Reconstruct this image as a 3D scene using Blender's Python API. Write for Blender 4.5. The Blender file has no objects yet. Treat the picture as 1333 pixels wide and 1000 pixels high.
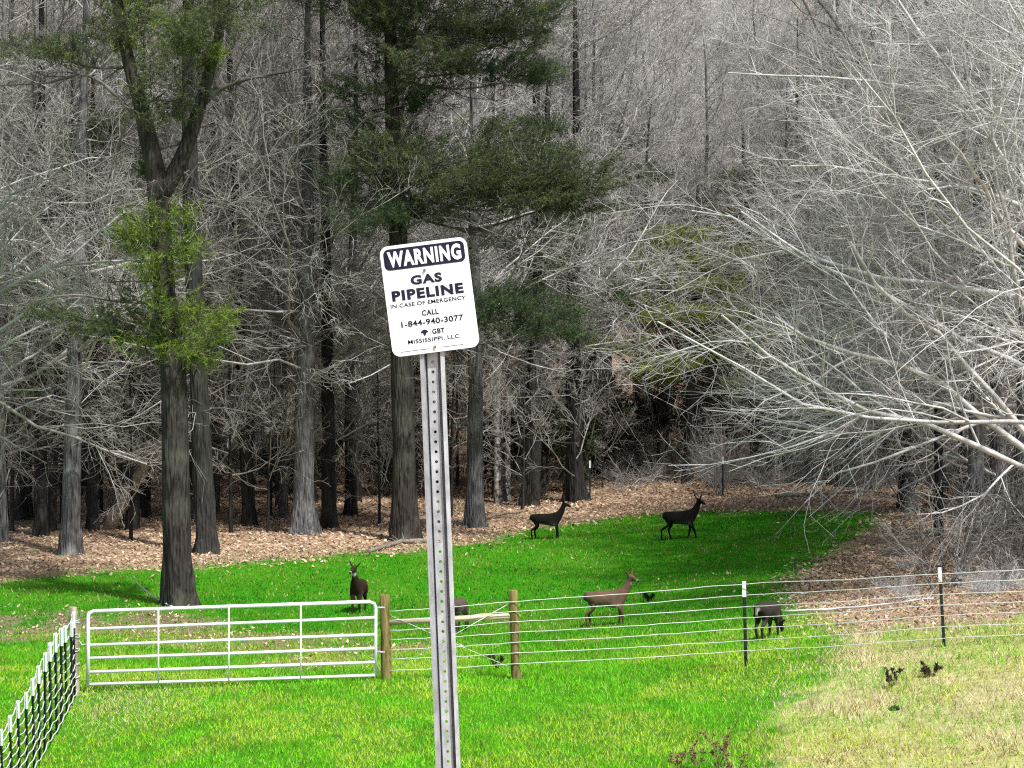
import bpy, bmesh, math, random
import numpy as np
from mathutils import Vector, Matrix, Euler

# ------------------------------------------------------------------ camera, sky, sun, exposure
S = bpy.context.scene
COL = S.collection
CZ = 5.0            # camera height above the world zero (the pasture lies about 5 m below the road)
F = 3000.0          # focal length in photograph pixels
HY = 511.0          # horizon row
cam_d = bpy.data.cameras.new('camera'); cam = bpy.data.objects.new('camera', cam_d); COL.objects.link(cam)
cam.location = (0, 0, CZ); cam.rotation_euler = (math.radians(90) + math.atan((HY-500)/F), 0, 0)
cam_d.sensor_width = 36; cam_d.lens = 36*F/1333; cam_d.clip_end = 2000; cam_d.clip_start = 0.1
S.camera = cam
SUN_EL, SUN_AZ = math.radians(56), math.radians(144)    # azimuth clockwise from +Y: behind the camera to the right
W = bpy.data.worlds.new('World'); S.world = W; W.use_nodes = True
wn = W.node_tree; bg = wn.nodes['Background']
sky = wn.nodes.new('ShaderNodeTexSky'); sky.sky_type = 'NISHITA'; sky.sun_disc = False
sky.sun_elevation = SUN_EL; sky.sun_rotation = SUN_AZ; sky.air_density = 1.0; sky.dust_density = 3.0
wn.links.new(sky.outputs[0], bg.inputs[0]); bg.inputs[1].default_value = 0.11
sd = bpy.data.lights.new('sun', 'SUN'); sun = bpy.data.objects.new('sun', sd); COL.objects.link(sun)
sd.energy = 4.2; sd.angle = math.radians(1.5); sd.color = (1, .98, .95)
sv = Vector((math.sin(SUN_AZ)*math.cos(SUN_EL), math.cos(SUN_AZ)*math.cos(SUN_EL), math.sin(SUN_EL)))
sun.rotation_euler = sv.to_track_quat('Z', 'Y').to_euler(); sun.location = (20, -20, 60)
S.view_settings.view_transform = 'Standard'; S.view_settings.look = 'None'
S.cycles.use_denoising = False; S.cycles.filter_width = 1.2; S.cycles.sample_clamp_indirect = 2; S.cycles.max_bounces = 5; S.cycles.diffuse_bounces = 2; S.cycles.glossy_bounces = 2; S.cycles.transmission_bounces = 2
S.view_settings.exposure = 0.5; S.view_settings.gamma = 1; S.view_settings.use_curve_mapping = False

rng = np.random.default_rng(7); random.seed(7)

# ------------------------------------------------------------------ helpers
def tag(o, label=None, cat=None, group=None, kind=None):
    if label: o['label'] = label
    if cat: o['category'] = cat
    if group: o['group'] = group
    if kind: o['kind'] = kind
    return o
def empty(name, loc=(0, 0, 0), rot=(0, 0, 0), sc=1.0):
    o = bpy.data.objects.new(name, None); COL.objects.link(o)
    o.location = loc; o.rotation_euler = rot; o.scale = (sc,)*3; o.empty_display_size = .3
    return o
def link(name, me, mat=None, parent=None, loc=None):
    o = bpy.data.objects.new(name, me); COL.objects.link(o)
    if mat and not me.materials: me.materials.append(mat)
    if parent: o.parent = parent
    if loc is not None: o.location = loc
    return o
def np_mesh(name, V, faces, cols=None, smooth=False):
    """faces: list of int arrays (m,k)"""
    me = bpy.data.meshes.new(name)
    V = np.asarray(V, dtype=np.float32).reshape(-1, 3)
    me.vertices.add(len(V)); me.vertices.foreach_set('co', V.ravel())
    idx = np.concatenate([f.ravel() for f in faces]).astype(np.int32)
    tot = np.concatenate([np.full(len(f), f.shape[1]) for f in faces]).astype(np.int32)
    st = np.concatenate([[0], np.cumsum(tot)[:-1]]).astype(np.int32)
    me.loops.add(len(idx)); me.loops.foreach_set('vertex_index', idx)
    me.polygons.add(len(tot)); me.polygons.foreach_set('loop_start', st)
    if smooth: me.polygons.foreach_set('use_smooth', np.ones(len(tot), dtype=bool))
    me.update(calc_edges=True)
    if cols is not None:
        a = me.color_attributes.new('col', 'FLOAT_COLOR', 'POINT')
        c = np.ones((len(V), 4), dtype=np.float32); c[:, :3] = cols
        a.data.foreach_set('color', c.ravel())
    return me
def norm(v): return v/np.maximum(np.linalg.norm(v, axis=-1, keepdims=True), 1e-9)
def tubes(P, R, k):
    """P (N,n,3) R (N,n) -> verts, quads"""
    N, n, _ = P.shape
    T = np.empty_like(P); T[:, 1:-1] = P[:, 2:]-P[:, :-2]; T[:, 0] = P[:, 1]-P[:, 0]; T[:, -1] = P[:, -1]-P[:, -2]
    T = norm(T)
    ref = np.zeros_like(T); m = np.abs(T[..., 2]) < .9; ref[m] = (0, 0, 1); ref[~m] = (1, 0, 0)
    ref = np.broadcast_to(ref[:, :1], ref.shape)
    A = norm(np.cross(T, ref)); B = np.cross(T, A)
    a = np.arange(k)*2*np.pi/k
    V = P[:, :, None] + R[:, :, None, None]*(np.cos(a)[:, None]*A[:, :, None] + np.sin(a)[:, None]*B[:, :, None])
    i = np.arange(N*n*k).reshape(N, n, k); j = np.roll(i, -1, axis=2)
    Q = np.stack([i[:, :-1], j[:, :-1], j[:, 1:], i[:, 1:]], -1).reshape(-1, 4)
    return V.reshape(-1, 3), Q
class Acc:
    def __init__(s): s.V = []; s.Q = []; s.n = 0; s.mi = []; s.cur = 0
    def add(s, V, Q): s.V.append(V); s.Q.append(Q+s.n); s.n += len(V); s.mi.append(np.full(len(Q), s.cur))
    def tube(s, P, R, k=6):
        P = np.asarray(P, float); R = np.broadcast_to(np.asarray(R, float), P.shape[:-1])
        if P.ndim == 2: P, R = P[None], R[None]
        s.add(*tubes(P, R, k))
    def mesh(s, name, smooth=True):
        me = np_mesh(name, np.concatenate(s.V), [np.concatenate(s.Q)], smooth=smooth); me['two'] = int(s.cur)
        s.idx = np.concatenate(s.mi).astype(np.int32); me.polygons.foreach_set('material_index', s.idx); return me
def bezier_pts(pts, n=24):
    """Catmull-Rom through the points"""
    P = np.asarray(pts, float); Pp = np.vstack([2*P[0]-P[1], P, 2*P[-1]-P[-2]])
    u = np.linspace(0, len(P)-1-1e-6, n); i = u.astype(int); t = (u-i)[:, None]
    a, b, c, d = Pp[i], Pp[i+1], Pp[i+2], Pp[i+3]
    return .5*((2*b)+(c-a)*t+(2*a-5*b+4*c-d)*t**2+(3*b-a-3*c+d)*t**3)
def bm_mesh(name, bm, smooth=False):
    me = bpy.data.meshes.new(name); bm.normal_update(); bm.to_mesh(me); bm.free()
    if smooth:
        for p in me.polygons: p.use_smooth = True
    return me
def capped_tube(P, R, k=10):
    P = np.asarray(P, float); R = np.broadcast_to(np.asarray(R, float), len(P))
    V, Q = tubes(P[None], R[None], k)
    n = len(P)
    cap = [np.arange(k)[::-1][None], (np.arange(k)+(n-1)*k)[None]]
    return V, Q, cap
def tube_obj(name, P, R, mat, parent=None, k=10, smooth=True):
    V, Q, cap = capped_tube(P, R, k)
    me = np_mesh(name, V, [Q]+cap)
    if smooth:
        f = np.ones(len(me.polygons), bool); f[-2:] = False; me.polygons.foreach_set('use_smooth', f)
    return link(name, me, mat, parent)

# ------------------------------------------------------------------ value noise (for terrain and masks)
def vnoise(x, y, seed=0):
    x = np.asarray(x, float); y = np.asarray(y, float)
    xi = np.floor(x); yi = np.floor(y); fx = x-xi; fy = y-yi
    fx = fx*fx*(3-2*fx); fy = fy*fy*(3-2*fy)
    def h(a, b):
        v = np.sin(a*127.1+b*311.7+seed*74.7)*43758.5453
        return v-np.floor(v)
    return (h(xi, yi)*(1-fx)+h(xi+1, yi)*fx)*(1-fy)+(h(xi, yi+1)*(1-fx)+h(xi+1, yi+1)*fx)*fy
def fbm(x, y, seed=0):
    return .5*vnoise(x, y, seed)+.3*vnoise(x*2.1, y*2.1, seed+1)+.2*vnoise(x*4.3, y*4.3, seed+2)
def sstep(a, b, x):
    t = np.clip((np.asarray(x, float)-a)/(b-a), 0, 1); return t*t*(3-2*t)

# ------------------------------------------------------------------ terrain
PD = np.array([-400, -6, 9, 16, 24, 30, 38, 46, 56, 64, 75, 85, 95, 110, 130, 160, 200, 240, 300, 420, 700])
PZ = np.array([-1.7, -1.65, -1.75, -3.5, -5.0, -4.85, -4.72, -5.2, -5.75, -5.45, -4.8, -4.4, -4.1, -3.0, 1, 11, 27, 43, 58, 66, 70])
def terrain(x, y):
    x = np.asarray(x, float); y = np.asarray(y, float)
    z = np.interp(y, PD, PZ)
    z = (z + np.interp(y-1.5, PD, PZ) + np.interp(y+1.5, PD, PZ))/3
    wr = np.interp(y, [12, 24, 45, 65, 82, 120], [0, .8, 1, .6, .35, .2])
    z = z + wr*1.35*sstep(.5, 12, x)
    z = z - .09*np.maximum(0, 37-y)*sstep(-3.5, -7, x)*sstep(14, 24, y)
    amp = np.interp(y, [9, 20, 80, 120], [.0, .07, .12, .8])
    z = z + amp*(fbm(x*.35, y*.35, 3)-.5) + .03*(vnoise(x*1.7, y*1.7, 9)-.5)*(y > 20)
    return z + CZ
def G(px, py):
    """the ground point seen at a photograph pixel"""
    d = np.arange(22, 260, .05)
    x = (px-666.5)/F*d; z = CZ-(py-HY)/F*d
    hit = np.nonzero(terrain(x, d) >= z)[0]
    i = hit[0] if len(hit) else -1
    return np.array([x[i], d[i], float(terrain(x[i], d[i]))])
def at(px, py, d): return np.array([(px-666.5)/F*d, d, CZ-(py-HY)/F*d])
def on(x, y): return np.array([x, y, float(terrain(x, y))])
def inpoly(x, y, poly):
    x = np.asarray(x, float); c = np.zeros(x.shape, bool)
    n = len(poly)
    for i in range(n):
        x0, y0 = poly[i]; x1, y1 = poly[(i+1) % n]
        if y0 == y1: continue
        m = ((y0 > y) != (y1 > y)) & (x < (x1-x0)*(y-y0)/(y1-y0)+x0)
        c ^= m
    return c
def W2(pts): return [tuple(G(*p)[:2]) for p in pts]
field = [(-60, 45), (-40, 64)] + W2([(20, 757), (120, 746), (260, 738), (400, 727), (560, 716), (640, 706), (680, 690), (760, 680), (850, 668),
        (950, 665), (1060, 665), (1150, 667), (1135, 686), (1090, 715), (1045, 745), (1022, 770), (1050, 800), (1085, 830), (1080, 880),
        (1040, 905), (1012, 925), (1005, 995)]) + [(3.0, 26), (2.4, 22), (0, 12), (-60, 12)]
mud = W2([(-120, 800), (0, 797), (110, 797), (215, 797), (330, 812), (430, 826), (492, 842), (560, 832), (575, 842), (492, 868), (420, 872), (330, 868), (250, 855), (215, 842), (120, 822), (0, 840), (-120, 845)])
dry = [(2.4, 22)] + W2([(1005, 995), (1012, 925), (1040, 905), (1080, 880), (1085, 830)]) + W2([(1160, 822), (1333, 808), (1500, 800)]) + [(40, 40), (40, 18)]
strawpatch = W2([(1020, 935), (1035, 910), (1080, 895), (1170, 905), (1180, 925), (1110, 945)])
def warp(x, y, a=.5, s=.9): return x+a*(fbm(x*s, y*s, 21)-.5)*2, y+a*2.2*(fbm(x*s+9, y*s+5, 31)-.5)*2
def zones(x, y, j=0.):
    x = np.asarray(x, float); y = np.asarray(y, float)
    if j: x = x+rng.normal(size=x.shape)*j; y = y+rng.normal(size=y.shape)*j*2.5
    xw, yw = warp(x, y); xs, ys = warp(x, y, .22, 3.1)
    g = inpoly(.5*(xw+xs), .5*(yw+ys), field).astype(float)
    m = inpoly(xs, ys, mud) & (fbm(x*1.3, y*.9, 51) > .46)
    d = inpoly(.5*(xw+xs), .5*(yw+ys), dry).astype(float)
    return g*(1-m), d*(1-g), m.astype(float)

# ------------------------------------------------------------------ materials
def mat(name, c1, c2, scale=8, rough=.85, bump=.0, detail=6, stretch=None, metal=0, obj_var=0, bscale=None, contrast=(.35, .65), coords='Object'):
    m = bpy.data.materials.new(name); m.use_nodes = True; nt = m.node_tree; N = nt.nodes; L = nt.links
    b = N['Principled BSDF']; b.inputs['Roughness'].default_value = rough; b.inputs['Metallic'].default_value = metal
    if 'Specular IOR Level' in b.inputs and metal == 0: b.inputs['Specular IOR Level'].default_value = .25
    tc = N.new('ShaderNodeTexCoord'); mp = N.new('ShaderNodeMapping'); L.new(tc.outputs[coords], mp.inputs[0])
    if stretch: mp.inputs['Scale'].default_value = stretch
    nz = N.new('ShaderNodeTexNoise'); nz.inputs['Scale'].default_value = scale; nz.inputs['Detail'].default_value = detail
    nz.inputs['Roughness'].default_value = .65
    L.new(mp.outputs[0], nz.inputs[0])
    r = N.new('ShaderNodeValToRGB'); L.new(nz.outputs[0], r.inputs[0])
    r.color_ramp.elements[0].position, r.color_ramp.elements[1].position = contrast
    r.color_ramp.elements[0].color = (*c1, 1); r.color_ramp.elements[1].color = (*c2, 1)
    out = r.outputs[0]
    if obj_var:
        oi = N.new('ShaderNodeObjectInfo'); mr = N.new('ShaderNodeMapRange'); L.new(oi.outputs['Random'], mr.inputs[0])
        mr.inputs[3].default_value = 1-obj_var; mr.inputs[4].default_value = 1+obj_var
        mx = N.new('ShaderNodeVectorMath'); mx.operation = 'SCALE'; L.new(out, mx.inputs[0]); L.new(mr.outputs[0], mx.inputs['Scale']); out = mx.outputs[0]
    L.new(out, b.inputs['Base Color'])
    if bump:
        bp = N.new('ShaderNodeBump'); bp.inputs['Strength'].default_value = bump; bp.inputs['Distance'].default_value = .03
        if bscale:
            n2 = N.new('ShaderNodeTexNoise'); n2.inputs['Scale'].default_value = bscale; L.new(mp.outputs[0], n2.inputs[0]); L.new(n2.outputs[0], bp.inputs['Height'])
        else: L.new(nz.outputs[0], bp.inputs['Height'])
        L.new(bp.outputs[0], b.inputs['Normal'])
    return m
def attr_mat(name, rough=.8, transl=0.0, noise=None, spec=.2):
    m = bpy.data.materials.new(name); m.use_nodes = True; nt = m.node_tree; N = nt.nodes; L = nt.links
    b = N['Principled BSDF']; b.inputs['Roughness'].default_value = rough; b.inputs['Specular IOR Level'].default_value = spec
    a = N.new('ShaderNodeAttribute'); a.attribute_name = 'col'
    L.new(a.outputs['Color'], b.inputs['Base Color'])
    if transl:
        t = N.new('ShaderNodeBsdfTranslucent'); L.new(a.outputs['Color'], t.inputs[0])
        mx = N.new('ShaderNodeMixShader'); mx.inputs[0].default_value = transl
        L.new(b.outputs[0], mx.inputs[1]); L.new(t.outputs[0], mx.inputs[2]); L.new(mx.outputs[0], N['Material Output'].inputs[0])
    return m
M = {}
def bark(name, c1, c2, c3, obj_var=.2):
    m = mat(name, c1, c2, 3.2, .95, obj_var=obj_var, stretch=(5, 5, .7), contrast=(.36, .62)); nt = m.node_tree; N = nt.nodes; L = nt.links; b = N['Principled BSDF']
    tc = [n for n in N if n.type == 'TEX_COORD'][0]; mp = [n for n in N if n.type == 'MAPPING'][0]
    big = N.new('ShaderNodeTexNoise'); big.inputs['Scale'].default_value = .9; big.inputs['Detail'].default_value = 5; L.new(tc.outputs['Object'], big.inputs[0])
    mr = N.new('ShaderNodeMapRange'); L.new(big.outputs[0], mr.inputs[0]); mr.inputs[1].default_value = .5; mr.inputs[2].default_value = .68
    old = b.inputs['Base Color'].links[0].from_socket; mx = N.new('ShaderNodeMix'); mx.data_type = 'RGBA'; L.new(mr.outputs[0], mx.inputs[0]); L.new(old, mx.inputs[6]); mx.inputs[7].default_value = (*c3, 1); L.new(mx.outputs[2], b.inputs['Base Color'])
    vo = N.new('ShaderNodeTexVoronoi'); vo.inputs['Scale'].default_value = 2.6; L.new(mp.outputs[0], vo.inputs[0])
    bp = N.new('ShaderNodeBump'); bp.inputs['Strength'].default_value = 1; bp.inputs['Distance'].default_value = .06; L.new(vo.outputs[0], bp.inputs['Height']); L.new(bp.outputs[0], b.inputs['Normal'])
    return m
M['pine_bark'] = bark('pine_bark', (.008, .007, .007), (.060, .052, .044), (.085, .085, .068))
M['dark_bark'] = bark('dark_bark', (.007, .007, .007), (.042, .040, .037), (.050, .052, .046), .3)
M['grey_bark'] = bark('grey_bark', (.040, .040, .042), (.17, .168, .17), (.26, .26, .255))
M['white_bark'] = mat('white_bark', (.05, .05, .05), (.55, .54, .51), 5, .9, .3, contrast=(.42, .56), stretch=(1.2, 1.2, 1.0))
M['twig_pale'] = mat('twig_pale', (.34, .335, .32), (.74, .73, .71), 1.6, .85, obj_var=.15)
M['twig_grey'] = mat('twig_grey', (.15, .143, .132), (.50, .485, .46), 1.2, .9, obj_var=.25)
M['twig_brown'] = mat('twig_brown', (.17, .160, .142), (.52, .495, .455), 1.2, .9, obj_var=.25)
M['twig_left'] = mat('twig_silver', (.20, .195, .185), (.62, .61, .59), 1.6, .85, obj_var=.2)
M['twig_fine'] = mat('twig_fine', (.26, .255, .245), (.60, .59, .57), 1.2, .9, obj_var=.25)
M['twig_dark'] = mat('twig_dark', (.05, .046, .042), (.20, .185, .17), 1.5, .9, obj_var=.3)
M['needles'] = attr_mat('needles', .6, .25)
M['grass'] = attr_mat('grass', .7, .35)
M['leaf'] = attr_mat('leaf', .8, .15)
M['galv'] = mat('galvanised_steel', (.28, .30, .315), (.60, .63, .65), 28, .5, .06, metal=.3, contrast=(.3, .66), stretch=(1, 1, .4))
M['gate'] = mat('gate_paint', (.74, .76, .77), (.88, .89, .90), 14, .4, .03, metal=.1)
M['wire'] = mat('wire', (.62, .64, .60), (.80, .82, .78), 9, .4, metal=.2)
M['tpost'] = mat('t_post_paint', (.008, .018, .016), (.022, .035, .030), 12, .6, .1)
M['white_paint'] = mat('white_paint', (.72, .74, .75), (.86, .87, .88), 9, .5, .02)
M['sign_white'] = mat('sign_white', (.70, .75, .76), (.86, .90, .92), 9, .38, contrast=(.22, .42), stretch=(2, 2, .5))
M['sign_black'] = mat('sign_black', (.006, .006, .022), (.02, .02, .045), 40, .45)
M['wood_post'] = mat('wood_post', (.095, .070, .022), (.29, .225, .085), 7, .9, .6, stretch=(3, 3, .35))
M['wood_grey'] = mat('wood_grey', (.20, .17, .11), (.42, .37, .27), 7, .9, .6, stretch=(3, 3, .35))
M['wood_rail'] = mat('wood_rail', (.40, .32, .19), (.68, .58, .42), 6, .9, .4, stretch=(.35, 3, 3))
M['fur'] = attr_mat('fur', .95, 0, spec=.05)
M['eye'] = mat('eye', (.004, .003, .003), (.01, .008, .006), 5, .1)
M['deadwood'] = mat('deadwood', (.09, .075, .06), (.30, .26, .21), 6, .95, .6, stretch=(2, 2, 2))
M['weed'] = attr_mat('weed', .9, .15)

# ground sheet material: leaf litter, pasture, dry grass and trodden mud by zone
def ground_mat():
    m = bpy.data.materials.new('ground'); m.use_nodes = True; nt = m.node_tree; N = nt.nodes; L = nt.links
    b = N['Principled BSDF']; b.inputs['Roughness'].default_value = .95; b.inputs['Specular IOR Level'].default_value = .1
    tc = N.new('ShaderNodeTexCoord')
    def noise(sc, det=5, rough=.6, dist=0):
        n = N.new('ShaderNodeTexNoise'); n.inputs['Scale'].default_value = sc; n.inputs['Detail'].default_value = det
        n.inputs['Roughness'].default_value = rough; n.inputs['Distortion'].default_value = dist
        L.new(tc.outputs['Object'], n.inputs[0]); return n.outputs[0]
    def ramp(f, stops):
        r = N.new('ShaderNodeValToRGB'); L.new(f, r.inputs[0]); e = r.color_ramp.elements
        while len(e) < len(stops): e.new(.5)
        for q, (p, c) in zip(e, stops): q.position = p; q.color = (*c, 1)
        return r.outputs[0]
    def mix(f, a, c):
        x = N.new('ShaderNodeMix'); x.data_type = 'RGBA'; L.new(f, x.inputs[0]); L.new(a, x.inputs[6]); L.new(c, x.inputs[7]); return x.outputs[2]
    at_ = N.new('ShaderNodeAttribute'); at_.attribute_name = 'col'
    sep = N.new('ShaderNodeSeparateColor'); L.new(at_.outputs['Color'], sep.inputs[0])
    leaf = ramp(noise(9, 6, .75, .6), [(.30, (.10, .062, .04)), (.45, (.29, .20, .13)), (.55, (.47, .34, .235)), (.70, (.64, .50, .37))])
    grass = mix(noise(.35, 3), ramp(noise(5, 6, .7), [(.3, (.018, .12, .002)), (.6, (.04, .22, .004))]), ramp(noise(4, 6, .7), [(.3, (.03, .15, .003)), (.62, (.075, .26, .008))]))
    dryc = mix(noise(.7, 4), ramp(noise(6, 6, .75), [(.3, (.20, .25, .04)), (.65, (.46, .50, .13))]), ramp(noise(6, 6, .75), [(.3, (.26, .19, .09)), (.65, (.62, .53, .33))]))
    mudc = ramp(noise(7, 6, .75), [(.3, (.075, .05, .033)), (.5, (.20, .135, .09)), (.68, (.42, .32, .24))])
    def soft(f, n):   # break the zone edges up
        ad = N.new('ShaderNodeMath'); ad.operation = 'MULTIPLY_ADD'; L.new(n, ad.inputs[0]); ad.inputs[1].default_value = .9; L.new(f, ad.inputs[2])
        mr = N.new('ShaderNodeMapRange'); L.new(ad.outputs[0], mr.inputs[0]); mr.inputs[1].default_value = .68; mr.inputs[2].default_value = 1.15; return mr.outputs[0]
    nn = noise(3.5, 5, .7)
    c = mix(soft(sep.outputs[1], nn), leaf, dryc)
    c = mix(soft(sep.outputs[0], nn), c, grass)
    c = mix(soft(sep.outputs[2], nn), c, mudc)
    L.new(c, b.inputs['Base Color'])
    bp = N.new('ShaderNodeBump'); bp.inputs['Strength'].default_value = .6; bp.inputs['Distance'].default_value = .08
    L.new(noise(8, 6, .75), bp.inputs['Height']); L.new(bp.outputs[0], b.inputs['Normal'])
    return m
M['ground'] = ground_mat()

# ------------------------------------------------------------------ ground
def axis(parts):
    a = [np.arange(p, q, s) for p, q, s in parts]; return np.concatenate(a+[[parts[-1][1]]])
gx = axis([(-420, -120, 50), (-120, -40, 5), (-40, -18, 1), (-18, 20, .3), (20, 40, 1), (40, 120, 5), (120, 420, 50)])
gy = axis([(-300, -20, 40), (-20, 20, 2), (20, 92, .35), (92, 130, 1.2), (130, 300, 5), (300, 700, 50)])
XX, YY = np.meshgrid(gx, gy); ZZ = terrain(XX, YY)
zg, zd, zm = [sum(q)/7 for q in zip(*[zones(XX.ravel(), YY.ravel(), j) for j in (0, .25, .25, .35, .35, .45, .45)])]
nx, ny = len(gx), len(gy)
ii = np.arange(nx*ny).reshape(ny, nx)
Q = np.stack([ii[:-1, :-1], ii[:-1, 1:], ii[1:, 1:], ii[1:, :-1]], -1).reshape(-1, 4)
ground = link('ground', np_mesh('ground', np.stack([XX, YY, ZZ], -1), [Q], np.stack([zg, zd, zm], -1), True), M['ground'])
tag(ground, 'pasture and leaf strewn woodland floor rising to a wooded slope', 'ground', kind='structure')

# grass blades
def scatter(x0, x1, y0, y1, dens, fan=True):
    n = int((x1-x0)*(y1-y0)*dens); x = rng.uniform(x0, x1, n); y = rng.uniform(y0, y1, n)
    if fan: k = np.abs(x) < y*.245+.6; x, y = x[k], y[k]
    return x, y
def blades(x, y, h, w, lean, col):
    n = len(x); z = terrain(x, y)
    a = rng.uniform(0, 2*np.pi, n); dx, dy = np.cos(a), np.sin(a); b = rng.uniform(0, 2*np.pi, n)
    base = np.stack([x, y, z-.005], -1); side = np.stack([np.cos(b), np.sin(b), np.zeros(n)], -1)*(w/2)[:, None]
    tip = base + np.stack([dx*h*lean, dy*h*lean, h*np.sqrt(np.maximum(.05, 1-lean**2))], -1)
    V = np.stack([base-side, base+side, tip], 1).reshape(-1, 3)
    return V, np.arange(3*n).reshape(-1, 3), np.repeat(col, 3, 0)
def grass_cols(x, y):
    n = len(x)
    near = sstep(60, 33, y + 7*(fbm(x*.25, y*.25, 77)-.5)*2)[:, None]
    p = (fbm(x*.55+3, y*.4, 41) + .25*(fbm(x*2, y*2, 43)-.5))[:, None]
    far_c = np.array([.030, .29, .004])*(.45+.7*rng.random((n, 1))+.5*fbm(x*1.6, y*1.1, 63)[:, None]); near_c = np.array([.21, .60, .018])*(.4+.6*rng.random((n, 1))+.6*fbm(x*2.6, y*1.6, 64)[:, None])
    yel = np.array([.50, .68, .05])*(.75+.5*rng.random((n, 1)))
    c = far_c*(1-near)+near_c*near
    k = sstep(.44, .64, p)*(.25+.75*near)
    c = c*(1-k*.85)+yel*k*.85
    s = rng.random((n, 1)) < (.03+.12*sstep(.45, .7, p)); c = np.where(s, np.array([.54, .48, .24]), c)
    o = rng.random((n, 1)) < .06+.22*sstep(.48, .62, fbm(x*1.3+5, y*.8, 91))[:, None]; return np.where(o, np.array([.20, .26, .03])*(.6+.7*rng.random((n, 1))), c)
bl = []
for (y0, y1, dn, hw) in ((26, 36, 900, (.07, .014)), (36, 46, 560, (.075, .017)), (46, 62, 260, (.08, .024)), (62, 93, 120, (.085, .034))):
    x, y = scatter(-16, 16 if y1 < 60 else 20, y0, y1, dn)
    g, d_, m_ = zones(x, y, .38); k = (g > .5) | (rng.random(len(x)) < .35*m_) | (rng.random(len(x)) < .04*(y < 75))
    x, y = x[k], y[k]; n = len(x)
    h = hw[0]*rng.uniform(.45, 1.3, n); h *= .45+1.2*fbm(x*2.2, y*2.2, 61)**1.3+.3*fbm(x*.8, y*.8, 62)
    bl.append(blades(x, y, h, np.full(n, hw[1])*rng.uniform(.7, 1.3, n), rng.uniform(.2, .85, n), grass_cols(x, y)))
def merge(bl):
    o = 0; V = []; Fc = []; C = []
    for v, f, c in bl: V.append(v); Fc.append(f+o); C.append(c); o += len(v)
    return np.concatenate(V), np.concatenate(Fc), np.concatenate(C)
x, y = scatter(-22, 20, 58, 92, 150); g, d_, m_ = zones(x, y, .2); g2, _, _ = zones(x, y-3.2*rng.random(len(x))**1.5-.3, .3); k = (g < .5) & (g2 > .5) & (d_ < .5); x, y = x[k], y[k]; n = len(x)
oc = np.array([[.20, .22, .05], [.34, .29, .13], [.12, .20, .03], [.42, .34, .20]])[rng.integers(0, 4, n)]*rng.uniform(.6, 1.2, (n, 1))
bl.append(blades(x, y, .08*rng.uniform(.4, 1.3, n), np.full(n, .034), rng.uniform(.3, .95, n), oc))
x = rng.normal(0, 1, 2600); y = rng.normal(0, 1, 2600); c0_ = G(150, 918); x, y = c0_[0]+x*.7, c0_[1]+y*1.0; n = len(x)
bl.append(blades(x, y, .09*rng.uniform(.4, 1.3, n), np.full(n, .014), rng.uniform(.5, .97, n), np.array([.72, .64, .38])*rng.uniform(.6, 1.2, (n, 1))))
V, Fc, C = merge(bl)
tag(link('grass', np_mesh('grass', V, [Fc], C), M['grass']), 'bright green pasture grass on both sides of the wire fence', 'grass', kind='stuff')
bl = []
for (y0, y1, dn, hw) in ((26, 36, 620, (.10, .013)), (36, 46, 420, (.13, .014))):
    x, y = scatter(2, 16, y0, y1, dn); g, d_, m_ = zones(x, y, .45); k = d_ > .5; x, y = x[k], y[k]; n = len(x)
    p = fbm(x*.7, y*.5, 71)[:, None]; sp = inpoly(*warp(x, y, .2, 2), strawpatch)[:, None]
    r = rng.random((n, 1)); u = .7+.6*rng.random((n, 1))
    straw = np.array([.74, .66, .42]); olive = np.array([.50, .60, .10]); brown = np.array([.22, .14, .07])
    up = sstep(33, 40, y)[:, None]*.35
    p2 = fbm(x*1.5+7, y*.9, 79)[:, None]; p3 = fbm(x*.9+2, y*.6+4, 83)[:, None]
    c = np.where(r < .10+.75*sstep(.42, .6, p)+up+.5*sp, straw, olive); c = np.where(r > .96-.45*sstep(.52, .66, p2)-.1*up, brown, c)
    grn = np.array([.22, .48, .04]); c = np.where((rng.random((n, 1)) < .6*sstep(.52, .64, p3)), grn, c)*u*(.55+.9*p2)
    h = hw[0]*rng.uniform(.3, 1.3, n)*(.35+fbm(x*2.3, y*2.3, 73)**1.5*2.0)
    bl.append(blades(x, y, h, np.full(n, hw[1])*rng.uniform(.7, 1.3, n), rng.uniform(.3, .97, n), c))
V, Fc, C = merge(bl)
tag(link('dry_grass', np_mesh('dry_grass', V, [Fc], C), M['grass']), 'straw coloured and olive dry grass beside the green pasture', 'grass', kind='stuff')

# leaf litter
x = np.concatenate([rng.uniform(-30, 32, 110000), rng.uniform(4, 18, 40000), rng.uniform(-14, -1, 9000)])
y = np.concatenate([rng.uniform(58, 104, 110000), rng.uniform(36, 66, 40000), rng.uniform(38, 62, 9000)])
k = np.abs(x) < y*.25+1; x, y = x[k], y[k]
g, d_, m_ = zones(x, y, .42); rr_ = rng.random(len(x)); k = ((g < .5) & (d_ < .5) & ((m_ < .5) | (rr_ < .45))) | (rr_ < .006); x, y = x[k], y[k]; n = len(x)
sz = rng.uniform(.03, .07, n)*(.8+.6*sstep(45, 75, y)); a = rng.uniform(0, 6.28, n); ti = rng.uniform(-.6, .6, (n, 2))
u = np.stack([np.cos(a), np.sin(a), ti[:, 0]], -1)*sz[:, None]; v = np.stack([-np.sin(a), np.cos(a), ti[:, 1]], -1)*(sz*.55)[:, None]
c0 = np.stack([x, y, terrain(x, y)+.02+rng.uniform(0, .03, n)], -1)
V = np.stack([c0-u, c0-v, c0+u+np.array([0, 0, .02]), c0+v], 1).reshape(-1, 3)
pal = np.array([[.60, .44, .30], [.46, .32, .20], [.70, .55, .42], [.26, .17, .11], [.54, .42, .27], [.64, .46, .34]])
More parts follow.
